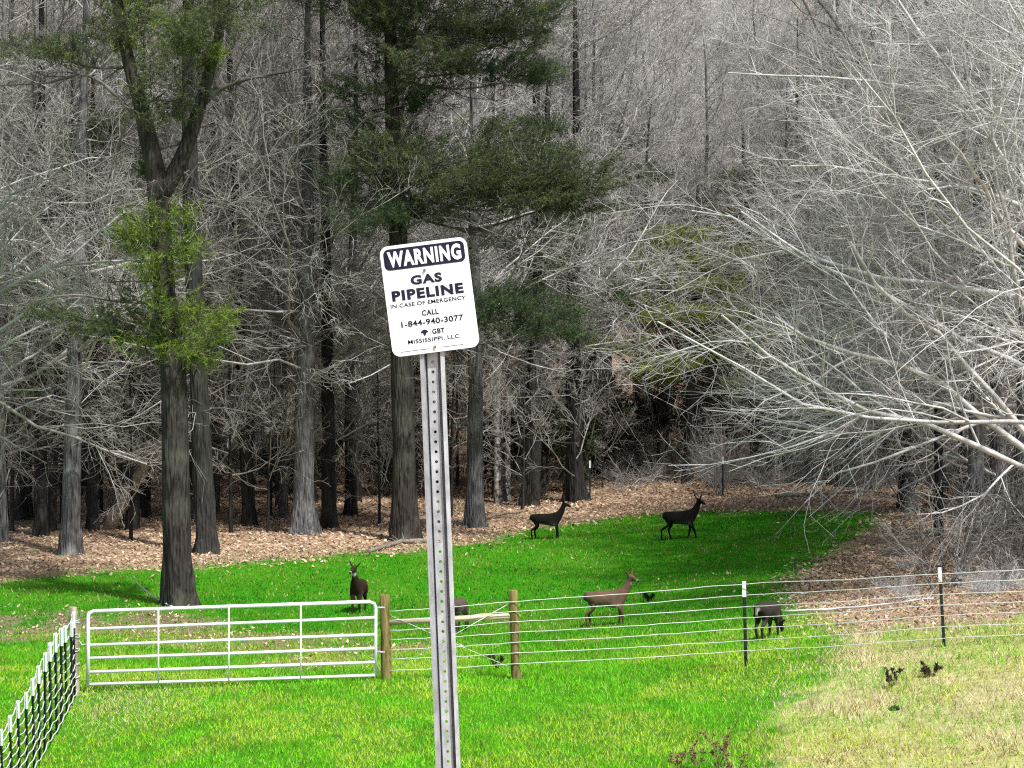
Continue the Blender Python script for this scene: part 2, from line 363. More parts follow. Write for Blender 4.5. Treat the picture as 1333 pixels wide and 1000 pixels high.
tk_ = sstep(5, 9, x)*sstep(72, 60, y); C = np.repeat(pal[rng.integers(0, 6, n)]*rng.uniform(.6, 1.25, (n, 1))*(1-.35*tk_[:, None])*np.array([1, 1, 1]), 4, 0)
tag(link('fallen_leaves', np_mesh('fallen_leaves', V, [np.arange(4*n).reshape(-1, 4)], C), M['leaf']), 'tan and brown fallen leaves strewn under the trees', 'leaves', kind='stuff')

# ------------------------------------------------------------------ tree building
def grow(P, R, nch, t0, t1, ang, lf, npts, up=0., wig=.12, ratio=.6, flat=1., rmin=.004, azim=None, tipr=.3, abslen=None, tpow=1.0, rmax=9.):
    N, n, _ = P.shape; tot = N*nch; idx = np.repeat(np.arange(N), nch)
    t = t0+(t1-t0)*rng.random(tot)**tpow; f = t*(n-1); i = np.minimum(f.astype(int), n-2); fr = (f-i)[:, None]
    p0 = P[idx, i]*(1-fr)+P[idx, i+1]*fr; r0 = R[idx, i]*(1-fr[:, 0])+R[idx, i+1]*fr[:, 0]
    T = norm(P[idx, i+1]-P[idx, i])
    if azim is None: rv = rng.normal(size=(tot, 3))
    else:
        aa = azim[0]+azim[1]*rng.normal(size=tot); rv = np.stack([np.cos(aa), np.sin(aa), np.zeros(tot)], -1)
    rv[:, 2] *= flat
    pp = rv-T*np.sum(rv*T, -1, keepdims=True); pp = norm(pp)
    a = np.radians(rng.normal(ang[0], ang[1], tot))[:, None]
    D = norm(np.cos(a)*T+np.sin(a)*pp)
    plen = np.sum(np.linalg.norm(np.diff(P, axis=1), axis=-1), 1)
    Ln = (plen[idx]*lf if abslen is None else np.full(tot, abslen))*(1.25-.8*t)*rng.uniform(.65, 1.3, tot)
    st = (Ln/(npts-1))[:, None]; out = np.empty((tot, npts, 3)); out[:, 0] = p0
    for k in range(1, npts):
        out[:, k] = out[:, k-1]+D*st
        D = norm(D+rng.normal(size=D.shape)*wig+np.array([0, 0, up]))
    rr = np.clip(r0*ratio*rng.uniform(.75, 1.15, tot), rmin, rmax)
    R2 = rr[:, None]*np.linspace(1, tipr, npts)[None]
    return out, np.maximum(R2, rmin*.6)
def hardwood(H, rad, clear=.28, nl=17, n2=9, n3=7, n4=4, spread=.42, up=.10, ang=(52, 12), droop=False, azim=None, tmin=.006, wg=.2, low=0):
    """crown mesh of a bare tree standing at the origin"""
    z = np.linspace(0, H, 12); P = np.zeros((1, 12, 3)); P[0, :, 2] = z
    P[0, :, :2] = np.cumsum(rng.normal(size=(12, 2))*H*.004, 0)*np.linspace(0, 1, 12)[:, None]
    R = rad*np.linspace(1, .16, 12)[None]
    A = Acc()
    L1, r1 = grow(P, R, nl, clear, .97, ang, spread, 8, up, .17, .45, azim=azim)
    L2, r2 = grow(L1, r1, n2, .15, .98, (44, 14), .48, 6, up*.8 if not droop else -.04, wg, .55, flat=.75)
    L3, r3 = grow(L2, r2, n3, .1, 1., (40, 14), .50, 5, up*.5 if not droop else -.05, wg*1.25, .55, flat=.8, rmin=tmin*1.3)
    L4, r4 = grow(L3, r3, n4, .1, 1., (38, 14), .62, 4, up*.5 if not droop else -.04, wg*1.5, .6, flat=.9, rmin=tmin)
    A.tube(L1, r1, 5); A.tube(L2, r2, 4)
    hn = len(L3)//2; A.tube(L3[:hn], r3[:hn], 3)
    if low:
        B1, q1 = grow(P, R*.3, low, .08 if low < 30 else .2, .55 if low < 30 else .7, (75, 14), .0, 6, -.02, .2, .5, abslen=3.4); A.tube(B1, q1, 4)
        B2, q2 = grow(B1, q1, 6, .15, 1, (48, 14), .5, 5, 0, .26, .6, rmin=tmin); A.tube(B2, q2, 3)
        B3, q3 = grow(B2, q2, 5, .15, 1, (45, 14), .5, 4, 0, .28, .6, rmin=tmin); A.tube(B3, q3, 3)
    A.tube(P[:, 1:], R[:, 1:]*.5, 5)
    A.cur = 1; A.tube(L3[hn:], r3[hn:], 3); A.tube(L4, r4, 3)     # the leader inside the trunk so that the crown hangs together
    return A.mesh('bare_crown'), P[0], R[0]
def trunk_mesh(P, R, k=12, flare=.55, lobes=4):
    """tapered trunk with flared root buttresses; P (n,3)"""
    P = bezier_pts(P, 22); R = np.interp(np.linspace(0, 1, 22), np.linspace(0, 1, len(R)), R)
    P = np.vstack([P[0]+np.array([[0, 0, -.5]]), P[0]+(P[1]-P[0])*np.array([[.0], [.12], [.28], [.55]]), P[1:]])
    R = np.concatenate([[R[0]], [R[0]]*4, R[1:]])
    n = len(P); a = np.arange(k)*2*np.pi/k; ph = rng.uniform(0, 6.28)
    zz = np.maximum(0, P[:, 2]-P[1, 2])
    fl = flare*np.exp(-zz/(R[0]*1.3+.05))
    rr = R[:, None]*(1+fl[:, None]*(.45+.6*np.cos(lobes*a+ph)+.35*np.cos((lobes+1)*a+2*ph))+.05*rng.normal(size=(n, k)))
    V = P[:, None]+np.stack([rr*np.cos(a), rr*np.sin(a), np.zeros((n, k))], -1)
    i = np.arange(n*k).reshape(n, k); j = np.roll(i, -1, 1)
    Qd = np.stack([i[:-1], j[:-1], j[1:], i[1:]], -1).reshape(-1, 4)
    return np_mesh('trunk', V.reshape(-1, 3), [Qd, i[-1:]], smooth=True)
def needles(cent, dirs, n, ln=.2, w=.014, cols=None, spread=.55, shift=(-.25, .1)):
    """bottle-brush sprays: n thin needle faces around each twig end"""
    m = len(cent); idx = np.repeat(np.arange(m), n); N = m*n
    s = rng.uniform(shift[0], shift[1], N)[:, None]; b = cent[idx]+dirs[idx]*s
    d = norm(dirs[idx]*rng.uniform(.1, 1, (N, 1))+rng.normal(size=(N, 3))*spread)
    L_ = (ln*rng.uniform(.6, 1.2, N))[:, None]
    sd_ = norm(np.cross(d, rng.normal(size=(N, 3))))*w*.5
    V = np.stack([b-sd_, b+sd_, b+d*L_], 1).reshape(-1, 3)
    c = np.repeat((cols[idx]*rng.uniform(.6, 1.4, (N, 1))), 3, 0)
    return V, np.arange(3*N).reshape(-1, 3), c
def pad(c, rx, ry, rz, m):
    """twig ends through one flattened bough of foliage"""
    q = norm(rng.normal(size=(m, 3)))*(rng.random((m, 1))**.45)
    nl_ = max(6, m//9); lc = norm(rng.normal(size=(nl_, 3)))*(rng.random((nl_, 1))**.4)*1.15; q = lc[rng.integers(0, nl_, m)]+q*.38; lump = 1.
    p = c+q*np.array([rx, ry, rz])*lump
    d = norm(q*np.array([1, 1, .5])+np.array([0, 0, .35])+rng.normal(size=(m, 3))*.35)
    return p, d
GREENS = np.array([[.075, .100, .048], [.105, .135, .055], [.052, .074, .044], [.130, .155, .060]])

# ------------------------------------------------------------------ tree stock (shared meshes)
crowns = [hardwood(23, .22, clear=.2, low=18, tmin=.0075), hardwood(21, .20, clear=.2, nl=18, ang=(62, 12), low=20, tmin=.0075), hardwood(24, .22, clear=.22, up=.12, low=18, tmin=.0075), hardwood(20, .2, clear=.15, nl=20, ang=(68, 14), up=.05, low=16, tmin=.0075)]
slope_crowns = [hardwood(18, .15, clear=.15, nl=17, n2=8, n3=6, n4=4, spread=.42, tmin=.011, ang=(55, 14)) for _ in range(3)]
edge_crowns = [hardwood(22, .16, clear=.24, nl=22, ang=(66, 14), up=.05, low=46, tmin=.0075, wg=.24, n4=3) for _ in range(2)]
pale_crowns = [(c[0].copy(), c[1], c[2]) for c in slope_crowns]
low_crowns = [hardwood(8, .07, clear=.10, nl=16, n2=7, n3=5, n4=3, spread=.42, ang=(55, 14), tmin=.006) for _ in range(3)]
def shrub_mesh(h, ns, spread, wg=.16):
    P = np.zeros((ns, 6, 3)); a = rng.uniform(0, 6.28, ns)
    D = norm(np.stack([np.cos(a)*spread, np.sin(a)*spread, np.ones(ns)], -1)+rng.normal(size=(ns, 3))*.15)
    P[:, 0, :2] = rng.normal(size=(ns, 2))*.18; P[:, 0, 2] = -.05; st = (h*rng.uniform(.6, 1.2, ns)/5)[:, None]
    for k in range(1, 6): P[:, k] = P[:, k-1]+D*st; D = norm(D+rng.normal(size=D.shape)*wg)
    R = np.broadcast_to(.022*np.linspace(1, .35, 6)[None], (ns, 6)); A = Acc(); A.tube(P, R, 4)
    L2, r2 = grow(P, R, 8, .15, 1, (45, 14), .5, 5, .02, .18, .6, rmin=.007); A.tube(L2, r2, 3)
    L3, r3 = grow(L2, r2, 6, .1, 1, (42, 14), .5, 4, 0, .2, .6, rmin=.0055); A.tube(L3, r3, 3)
    return A.mesh('stems')
shrubs = [shrub_mesh(2.6, 12, .45), shrub_mesh(3.2, 10, .35), shrub_mesh(1.7, 16, .8)]
def two_mats(me, key):
    ix = np.empty(len(me.polygons), np.int32); me.polygons.foreach_get('material_index', ix)
    me.materials.clear(); me.materials.append(M[key]); me.materials.append(M[FINE[key]]); me.polygons.foreach_set('material_index', ix)
FINE = {'twig_pale': 'twig_fine', 'twig_grey': 'twig_brown', 'twig_left': 'twig_brown', 'twig_brown': 'twig_brown', 'twig_dark': 'twig_dark'}
for mlist, key in ((edge_crowns, 'twig_left'), (crowns, 'twig_grey'), (slope_crowns, 'twig_brown'), (pale_crowns, 'twig_pale'), (low_crowns, 'twig_grey')):
    for c in mlist: two_mats(c[0], key)
dark_low = [(c[0].copy(), c[1], c[2]) for c in low_crowns]
for c in dark_low: two_mats(c[0], 'twig_dark')
bramble = [shrub_mesh(1.5, 13, 1.3, .42), shrub_mesh(1.9, 10, 1.0, .38)]
for s in bramble: s.materials.append(M['twig_left'])
shr_pale = [s.copy() for s in shrubs]
for s in shrubs: s.materials.append(M['twig_dark'])
for s in shr_pale: s.materials.append(M['twig_grey'])
stock_trunk = {}
def stock(cr, bark, flare=.4):
    k = (id(cr), bark)
    if k not in stock_trunk:
        me = trunk_mesh(cr[1], cr[2], 8, flare); me.materials.append(M[bark]); stock_trunk[k] = me
    return stock_trunk[k]
def place_tree(cr, bark, loc, label, group=None, sc=1., rz=None, lean=(0, 0), cat='tree', name='bare_tree', trunk=None):
    t = empty(name, loc, (lean[0], lean[1], rng.uniform(0, 6.28) if rz is None else rz), sc)
    link('trunk', trunk or stock(cr, bark), None, t); link('crown', cr[0], None, t)
    return tag(t, label, cat, group)

# ------------------------------------------------------------------ single trunks that can be told apart at the wood's edge
def own_trunk_tree(px, py, wpx, bark, cr, label, lean=0., name='bare_tree', flare=.5, group=None):
    b = G(px, py); s = F/b[1]; r = wpx/s/2
    sc = rng.uniform(.92, 1.1)
    R = np.array([r*.92, r*.8, r*.66, r*.46, r*.28, .04])/sc
    Pz = np.interp(np.linspace(0, 1, 6), np.linspace(0, 1, len(cr[1])), cr[1][:, 2]); Pxy = np.stack([np.interp(Pz, cr[1][:, 2], cr[1][:, q]) for q in (0, 1)], -1)
    me = trunk_mesh(np.column_stack([Pxy, Pz]), R, 14, flare); me.materials.append(M[bark])
    return place_tree(cr, bark, b, label, group, sc, lean=(0, lean), trunk=me, name=name)
C0, C1, C2, C3 = crowns[0], edge_crowns[0], edge_crowns[1], edge_crowns[0]
own_trunk_tree(92, 722, 27, 'grey_bark', C1, 'grey barked tree with dark foot beside the leaning dead log', .02)
own_trunk_tree(53, 698, 19, 'dark_bark', C0, 'slim dark tree next to the grey barked tree left of the leaning log')
own_trunk_tree(187, 662, 13, 'dark_bark', C2, 'thin tree whose foot shows behind the leaning dead log')
own_trunk_tree(395, 696, 31, 'grey_bark', C2, 'smooth pale grey tree with flared roots between dark trunks', -.005, flare=.9)
own_trunk_tree(369, 673, 13, 'grey_bark', C0, 'slender grey tree just behind the flared pale grey tree')
own_trunk_tree(428, 688, 21, 'dark_bark', C0, 'dark straight tree right beside the flared pale grey tree', .01)
own_trunk_tree(457, 671, 17, 'dark_bark', C3, 'dark tree with bulging foot deeper behind the pale grey tree')
own_trunk_tree(617, 686, 25, 'grey_bark', C3, 'grey tree on the leaf bank right of the sign post', -.01, flare=.6)
own_trunk_tree(648, 657, 11, 'white_bark', C2, 'thin mottled white tree, one of a close pair', .0)
own_trunk_tree(660, 652, 10, 'white_bark', C1, 'thin mottled white tree, darker flecked one of the pair', .01)
own_trunk_tree(696, 642, 25, 'dark_bark', C0, 'very dark stout tree behind the black deer', .0)
own_trunk_tree(748, 653, 25, 'dark_bark', C1, 'dark tree with spreading roots at the corner of the pasture', .015, flare=.9)
own_trunk_tree(1268, 722, 25, 'grey_bark', C2, 'grey tree standing in the thicket behind the wire fence', .02)
own_trunk_tree(1328, 735, 22, 'grey_bark', C1, 'grey tree near the pale spreading tree in the thicket', -.03)
own_trunk_tree(1222, 700, 13, 'dark_bark', C0, 'slim dark tree at the inner edge of the thicket', .02)
own_trunk_tree(1296, 705, 14, 'dark_bark', C2, 'slim dark tree between the two grey thicket trees', .01)

# ------------------------------------------------------------------ pines
def pine(name, base, trunk_pts, radii, label, pads, extra_limbs=(), bark='pine_bark', nd=26, w=.016, limbs_r=.05, tints=None, dense=1., dead=26, ln=.2, sub_trunks=()):
    """trunk_pts, pads, limbs are world points; all parts stored relative to the base"""
    root = empty(name, base); b = np.asarray(base)
    me = trunk_mesh(np.asarray(trunk_pts)-b, radii, 16, .6); me.materials.append(M[bark]); link('trunk', me, None, root)
    A = Acc(); NV = []
    TP = bezier_pts(np.asarray(trunk_pts)-b, 60)
    for pts, r0, r1 in sub_trunks:
        q = bezier_pts(np.asarray(pts)-b, 18); V_, Q_, cp = capped_tube(q, np.linspace(r0, r1, 18), 10)
        mm = np_mesh('fork', V_, [Q_]+cp, smooth=True); mm.materials.append(M[bark]); link('fork', mm, None, root)
        TP = np.vstack([TP, q])
    A.tube(TP[:60], .03, 5)
    for pts, r0, r1 in sub_trunks: A.tube(bezier_pts(np.asarray(pts)-b, 18), .03, 5)
    for (c, rx, ry, rz, tint) in pads:
        c = np.asarray(c)-b
        # a limb from the nearest lower part of the trunk to the bough
        cand = TP[TP[:, 2] < c[2]-.1] if np.any(TP[:, 2] < c[2]-.1) else TP
        k = np.argmin(np.linalg.norm((cand-c)*np.array([1, 1, 1.4]), axis=1)); s0 = cand[k]
        mid = (s0+c)/2+np.array([0, 0, -.12])*np.linalg.norm(c-s0)+rng.normal(size=3)*.15
        LP = bezier_pts([s0, mid, c], 9); LR = np.linspace(limbs_r, .018, 9)
        A.tube(LP, LR, 5)
        S2, r2 = grow(LP[None], LR[None], 12, .35, 1, (40, 15), .35, 5, .04, .15, .6, rmin=.008); A.tube(S2, r2, 3)
        m = int(dense*150*max(.35, rx*ry)*.62)
        p, d = pad(c, rx, ry, rz, m)
        col = GREENS[rng.integers(0, 4, m)]*np.asarray(tint)
        d = norm(d+.7*norm(c-s0)*np.array([1, 1, .5])); NV.append(needles(p, d, nd, ln, w, col, .42, (-.5, .1)))
    for pts, r0 in extra_limbs:
        q = bezier_pts(np.asarray(pts)-b, 12); lr = np.linspace(r0, .012, 12); A.tube(q, lr, 6)
        S2, r2 = grow(q[None], lr[None], 12, .25, 1, (48, 15), .30, 5, .0, .2, .55, rmin=.008); A.tube(S2, r2, 3)
        S3, r3 = grow(S2, r2, 5, .2, 1, (45, 15), .5, 4, 0, .22, .6, rmin=.006); A.tube(S3, r3, 3)
    if dead:
        D1, q1 = grow(TP[None, :60], np.full((1, 60), .05), dead, .22, .95, (80, 12), .0, 6, -.05, .2, .5, abslen=2.6, rmin=.01); A.tube(D1, q1, 4)
        D2, q2 = grow(D1, q1, 5, .2, 1, (48, 15), .45, 4, 0, .25, .6, rmin=.007); A.tube(D2, q2, 3)
    me = A.mesh('limbs'); me.materials.append(M['twig_dark']); link('limbs', me, None, root)
    V, Fc, C = merge(NV); me = np_mesh('needle_crown', V, [Fc], C); me.materials.append(M['needles']); link('needle_crown', me, None, root)
    return tag(root, label, 'pine tree', 'evergreen trees at the wood edge')
def pads_px(lst, d, tint=(1, 1, 1)):
    out = []
    for q in lst:
        px, py, rx, ry = q[:4]; t = q[4] if len(q) > 4 else tint; dd = d+rng.uniform(-1.5, .6); s = F/dd
        out.append((at(px, py, dd), 1.2*rx/s, .9*rx/s, 1.5*ry/s, t))
    return out
# the big forked pine behind the gate
b = G(233, 788); d0 = b[1]
tp = [b, at(229, 640, d0), at(226, 480, d0), at(214, 380, d0), at(206, 250, d0), at(186, 150, d0), at(165, 70, d0), at(148, -30, d0), at(140, -190, d0), at(136, -330, d0)]
L_ = (1.7, 1.9, .75)
pine('pine_tree', b, tp, np.array([18.5, 17.5, 16.5, 15, 13.5, 10.5, 8.5, 7, 5, 2])/(F/d0),
     'big forked pine with bright needle tufts on its trunk behind the gate',
     pads_px([(207, 300, 50, 26, L_), (212, 330, 48, 26, L_), (190, 318, 34, 24, L_), (225, 418, 62, 30, L_), (262, 440, 44, 30, L_), (215, 440, 45, 22, L_), (282, 452, 22, 20, L_), (180, 400, 30, 20),
              (215, 30, 70, 34, L_), (280, 12, 62, 24), (250, 60, 40, 22, L_), (215, 120, 46, 36), (240, 100, 40, 30), (150, 35, 45, 20), (320, -25, 60, 24), (180, -40, 80, 36), (110, -90, 80, 30), (210, -120, 90, 36), (150, -200, 80, 36), (140, -290, 70, 40), (205, 215, 28, 14), (110, 415, 60, 14), (60, 62, 60, 14)], d0),
     extra_limbs=[([at(262, 138, d0), at(285, 118, d0-.2), at(318, 104, d0-.6), at(380, 92, d0-1), at(440, 76, d0-1.3)], .075),
                  ([at(214, 395, d0), at(150, 392, d0-.6), at(90, 384, d0-1), at(0, 402, d0-1.5)], .05),
                  ([at(190, 165, d0), at(120, 100, d0-.5), at(60, 108, d0-.8), at(-20, 112, d0-1)], .055),
                  ([at(240, 165, d0), at(285, 160, d0+.3), at(300, 120, d0+.4)], .035), ([at(212, 250, d0-.3), at(200, 235, d0-.8), at(196, 262, d0-1.0)], .03)],
     sub_trunks=[([at(206, 262, d0), at(232, 215, d0), at(250, 170, d0-.1), at(268, 110, d0-.1), at(286, 38, d0), at(292, -40, d0), at(300, -160, d0)], .24, .07)], dense=1.35, dead=14)
b = G(271, 719); d0 = b[1]
pine('pine_tree', b, [b, at(263, 600, d0), at(258, 470, d0), at(250, 300, d0), at(246, 150, d0), at(244, 0, d0), at(243, -180, d0)], np.array([14, 13, 12, 11, 9, 7, 2])/(F/d0),
     'slimmer straight pine standing right behind the forked pine', pads_px([(250, -60, 90, 30), (300, -110, 80, 30), (200, -140, 90, 30), (240, -190, 80, 34)], d0), bark='dark_bark', dead=30)
# the tall pine behind the sign with boughs reaching over the pasture
b = G(525, 704); d0 = b[1]
D_ = (.8, .95, .95)
pine('pine_tree', b, [b, at(526, 560, d0), at(522, 430, d0), at(518, 300, d0), at(512, 180, d0), at(508, 60, d0), at(505, -60, d0), at(503, -240, d0)], np.array([16, 15, 14, 12, 10, 8, 6, 2])/(F/d0),
     'tall dark pine behind the warning sign with long boughs over the pasture',
     pads_px([(515, 130, 50, 22), (525, 62, 60, 22), (495, 20, 60, 22), (530, 190, 56, 20), (518, 250, 60, 20), (545, 275, 50, 14), (490, 280, 46, 16, D_), (690, 18, 52, 20), (640, 32, 60, 18), (590, 46, 50, 14), (700, 40, 34, 16), (655, 88, 66, 13, D_), (700, 98, 28, 12, D_), (570, 72, 50, 14),
              (640, 195, 62, 26), (720, 205, 60, 26), (755, 235, 50, 22), (700, 250, 66, 18), (585, 215, 64, 24), (500, 200, 46, 18), (470, 235, 40, 16, D_), (640, 240, 60, 18), (735, 262, 50, 14),
              (560, 120, 40, 14, D_), (480, 110, 44, 14, D_), (450, 160, 36, 16, D_), (690, 405, 66, 20, D_), (640, 392, 50, 18, D_), (740, 420, 40, 14, D_), (560, 10, 70, 20), (470, -10, 70, 22), (600, -50, 90, 26), (420, -60, 90, 28), (520, -120, 100, 30), (500, -200, 80, 36), (660, -30, 60, 20)], d0),
     extra_limbs=[([at(514, 205, d0), at(545, 145, d0-.8), at(562, 150, d0-1.2), at(582, 180, d0-1.4)], .06), ([at(520, 300, d0), at(560, 284, d0-.8), at(610, 290, d0-1.5), at(700, 330, d0-2)], .06),
                  ([at(510, 100, d0), at(560, 82, d0-1), at(620, 108, d0-1.5), at(660, 104, d0-1.8)], .06), ([at(516, 260, d0), at(455, 200, d0-.8), at(470, 160, d0-1.2), at(500, 145, d0-1.4)], .05)], dense=1.5, limbs_r=.055)
# darker evergreens deeper in the wood
ev = []
def generic_pine(px, d, label, lo, hi, n, rx, tint, wpx, bark='dark_bark', dens=.9):
    b_ = on((px-666.5)/F*d, d); s = F/d
    top = b_+np.array([rng.normal()*.4, rng.normal()*.4, hi+2])
    P_ = []
    for q in range(n):
        h = lo+(hi-lo)*(q+.5)/n; a = q*2.4+rng.uniform(-.5, .5); rr = rx*(1.1-.7*(h-lo)/(hi-lo))*rng.uniform(.5, 1.1)
        P_.append((b_+np.array([math.cos(a)*rr, math.sin(a)*rr*.8, h]), rx*.55*rng.uniform(.7, 1.2), rx*.5, .45*rng.uniform(.7, 1.3), tint))
    return pine('pine_tree', b_, [b_, b_*.65+top*.35, b_*.3+top*.7, top], np.array([wpx/s/2, wpx/s*.42, wpx/s*.3, .05]), label, P_, bark=bark, dense=dens, nd=20, w=.02, dead=14)
generic_pine(895, 96, 'yellow green evergreen among bare twigs beyond the pasture end', 4.0, 10.5, 16, 3.6, (2.2, 2.0, .9), 14)
generic_pine(400, 90, 'dark evergreen with low drooping boughs behind the pale grey tree', 6, 15, 16, 2.8, (.75, .9, .9), 22)
generic_pine(30, 82, 'dark evergreen with level boughs behind the slim dark tree', 6.5, 14, 13, 2.6, (.7, .9, .85), 20)
generic_pine(790, 101, 'shaded evergreen deep behind the dark tree with spreading roots', 7.5, 16, 16, 3.0, (.7, .85, .8), 20)
generic_pine(1110, 92, 'dark green evergreen hidden behind the overhanging pale branches', 3.0, 10, 16, 3.2, (1.4, 1.4, .9), 14)
generic_pine(985, 100, 'olive evergreen rising behind the striding deer', 5, 13, 16, 3.2, (1.5, 1.5, .9), 16)
generic_pine(120, 78, 'soft olive evergreen behind the grey barked tree and leaning log', 7, 14, 14, 2.6, (1.3, 1.35, .8), 14)
generic_pine(690, 88, 'dark evergreen standing over the thin mottled white pair', 8, 15, 14, 2.6, (.7, .85, .85), 24)

# ------------------------------------------------------------------ pale trees leaning their branches over the pasture from the right
def overhang(H, rad, az, nl, spread, ang, clear=.14):
    return hardwood(H, rad, clear=clear, nl=nl, n2=10, n3=8, n4=3, spread=spread, up=.012, ang=ang, azim=az, tmin=.0055, wg=.17)
ov = [overhang(16, .27, (math.pi, .55), 26, .60, (50, 14)), overhang(14, .24, (math.pi, .6), 22, .66, (58, 14), .2)]
for c in ov: two_mats(c[0], 'twig_pale')
for q, (px, d, sc, lab) in enumerate([(1372, 58, 1.0, 'pale barked tree spreading long bare branches over the pasture end'), (1440, 63, 1.1, 'pale barked tree at the back of the thicket with rising branches'),
                                      (1330, 76, 1.05, 'pale bare tree at the far corner of the pasture behind the thicket'), (1500, 52, .95, 'pale bare tree in the thicket close behind the wire fence')]):
    place_tree(ov[q % 2], 'grey_bark', on((px-666.5)/F*d, d), lab, 'pale bare trees on the thicket side', sc, rz=[.0, .25, -.2, .15][q])
ovd = hardwood(9.5, .18, clear=.2, nl=24, n2=9, n3=7, n4=3, spread=.82, up=-.03, ang=(76, 12), droop=True, azim=(math.pi, .5), tmin=.0055, wg=.19); two_mats(ovd[0], 'twig_pale')
place_tree(ovd, 'grey_bark', on(14.4, 68), 'low pale tree trailing drooping branches over the far corner of the pasture', None, 1.0, rz=.1)
place_tree(ovd, 'grey_bark', on(16.6, 79), 'low pale tree drooping over the leaves beyond the pasture end', None, 1.0, rz=-.05)
# pale tree reaching in from the left
ovl = hardwood(15, .22, clear=.25, nl=22, n2=9, n3=7, n4=3, spread=.5, up=-.02, ang=(62, 14), droop=True, azim=(.1, .7), tmin=.006); two_mats(ovl[0], 'twig_left')
place_tree(ovl, 'grey_bark', on(-17.5, 66), 'pale bare tree with drooping branches beside the dark foot tree', None, 1.05, rz=0)

# ------------------------------------------------------------------ the wood behind: every tree its own object
taken = []
def free(x, y, r):
    for (a, b_) in taken:
        if (a-x)**2+(b_-y)**2 < r*r: return False
    taken.append((x, y)); return True
def fan_pts(n, y0, y1, r, ok=lambda x, y: True, m=2.):
    out = []; tr = 0
    while len(out) < n and tr < 9000:
        tr += 1; y = math.sqrt(rng.uniform(y0*y0, y1*y1)); x = rng.uniform(-1, 1)*(y*.235+m)
        if ok(x, y) and free(x, y, r): out.append((x, y))
    return out
edge = lambda x, y: not (inpoly(np.array([x]), np.array([y]), field)[0]) and y > np.interp(x, [-18, -11, -4, 0, 5, 12, 14], [70, 76, 80, 86, 97, 97, 64])
for q, (x, y) in enumerate(fan_pts(84, 72, 116, 1.9, edge)):
    bark = ['dark_bark', 'dark_bark', 'grey_bark'][q % 3]
    place_tree(crowns[q % 4], bark, on(x, y), ['bare dark barked tree inside the wood behind the pasture', 'bare dark barked tree inside the wood behind the pasture', 'bare grey barked tree inside the wood behind the pasture'][q % 3],
               'bare %s trees inside the wood' % ['dark', 'dark', 'grey'][q % 3], rng.uniform(.75, 1.1), lean=(rng.normal()*.03, rng.normal()*.03))
for q, (x, y) in enumerate(fan_pts(140, 112, 200, 3.1, m=5)):
    pale = (x/y > .02) or q % 4 == 0
    place_tree((pale_crowns if pale else slope_crowns)[q % 3], 'grey_bark', on(x, y), 'pale grey bare tree on the wooded slope' if pale else 'brownish grey bare tree on the wooded slope',
               'pale trees on the slope' if pale else 'brownish trees on the slope', rng.uniform(.8, 1.2), lean=(rng.normal()*.04, rng.normal()*.04))
taken.clear()
for q, (x, y) in enumerate(fan_pts(80, 70, 108, 1.2, edge)):
    place_tree((low_crowns if q % 2 else dark_low)[q % 3], 'dark_bark', on(x, y), 'grey twiggy sapling under the tall trees' if q % 2 else 'dark twiggy sapling under the tall trees',
               'grey saplings' if q % 2 else 'dark saplings', rng.uniform(.6, 1.15), name='sapling', cat='sapling')
ANCH = [(40, 'behind the slim dark tree'), (150, 'behind the leaning dead log'), (250, 'behind the forked pine'), (395, 'behind the flared pale grey tree'), (470, 'behind the dark tree with bulging foot'),
        (550, 'behind the tall pine at the sign'), (620, 'behind the grey tree right of the sign'), (665, 'behind the thin mottled white pair'), (720, 'behind the very dark stout tree'), (780, 'behind the tree with spreading roots'),
        (900, 'behind the striding deer'), (1050, 'beyond the end of the pasture'), (1200, 'behind the overhanging pale branches'), (1330, 'behind the thicket')]
def where(x, y):
    px = 666.5+F*x/y
    return min(ANCH, key=lambda a: abs(a[0]-px))[1]
for o in list(COL.objects):
    if o.get('group') in ('bare dark trees inside the wood', 'bare grey trees inside the wood', 'grey saplings', 'dark saplings', 'pale trees on the slope', 'brownish trees on the slope'):
        w_ = where(o.location.x, o.location.y); h_ = {'bare dark trees inside the wood': 'bare dark barked tree in the wood ', 'bare grey trees inside the wood': 'bare grey barked tree in the wood ', 'grey saplings': 'grey twiggy sapling ', 'dark saplings': 'dark twiggy sapling ',
              'pale trees on the slope': 'pale grey bare tree on the far slope ', 'brownish trees on the slope': 'brownish grey bare tree on the far slope '}[o['group']]
        o['label'] = h_+w_; o['group'] = o['group']+' '+w_
def leafy_mesh(h, r_):
    m = 420; q = norm(rng.normal(size=(m, 3)))*rng.random((m, 1))**.4; p = q*np.array([r_, r_, h*.5])+np.array([0, 0, h*.5])
    lc = norm(rng.normal(size=(40, 3)))*np.array([r_, r_, h*.5])*rng.random((40, 1))**.3+np.array([0, 0, h*.5]); p = .45*p+.55*lc[rng.integers(0, 40, m)]
    v_, f_, c_ = needles(p, norm(q+np.array([0, 0, .4])), 14, .13, .06, GREENS[rng.integers(0, 4, m)]*np.array([.6, .65, .7]), .9)
    me = np_mesh('foliage', v_, [f_], c_); me.materials.append(M['needles']); A = Acc()
    P = np.zeros((7, 5, 3)); D = norm(rng.normal(size=(7, 3))*.3+np.array([0, 0, 1]))
    for k in range(1, 5): P[:, k] = P[:, k-1]+D*h*.2; D = norm(D+rng.normal(size=D.shape)*.15)
    A.tube(P, np.full((7, 5), .025), 4); ms = A.mesh('stems'); ms.materials.append(M['twig_dark']); return me, ms
leafy = [leafy_mesh(3.2, 1.5), leafy_mesh(2.4, 1.7), leafy_mesh(4.5, 1.6)]
taken.clear()
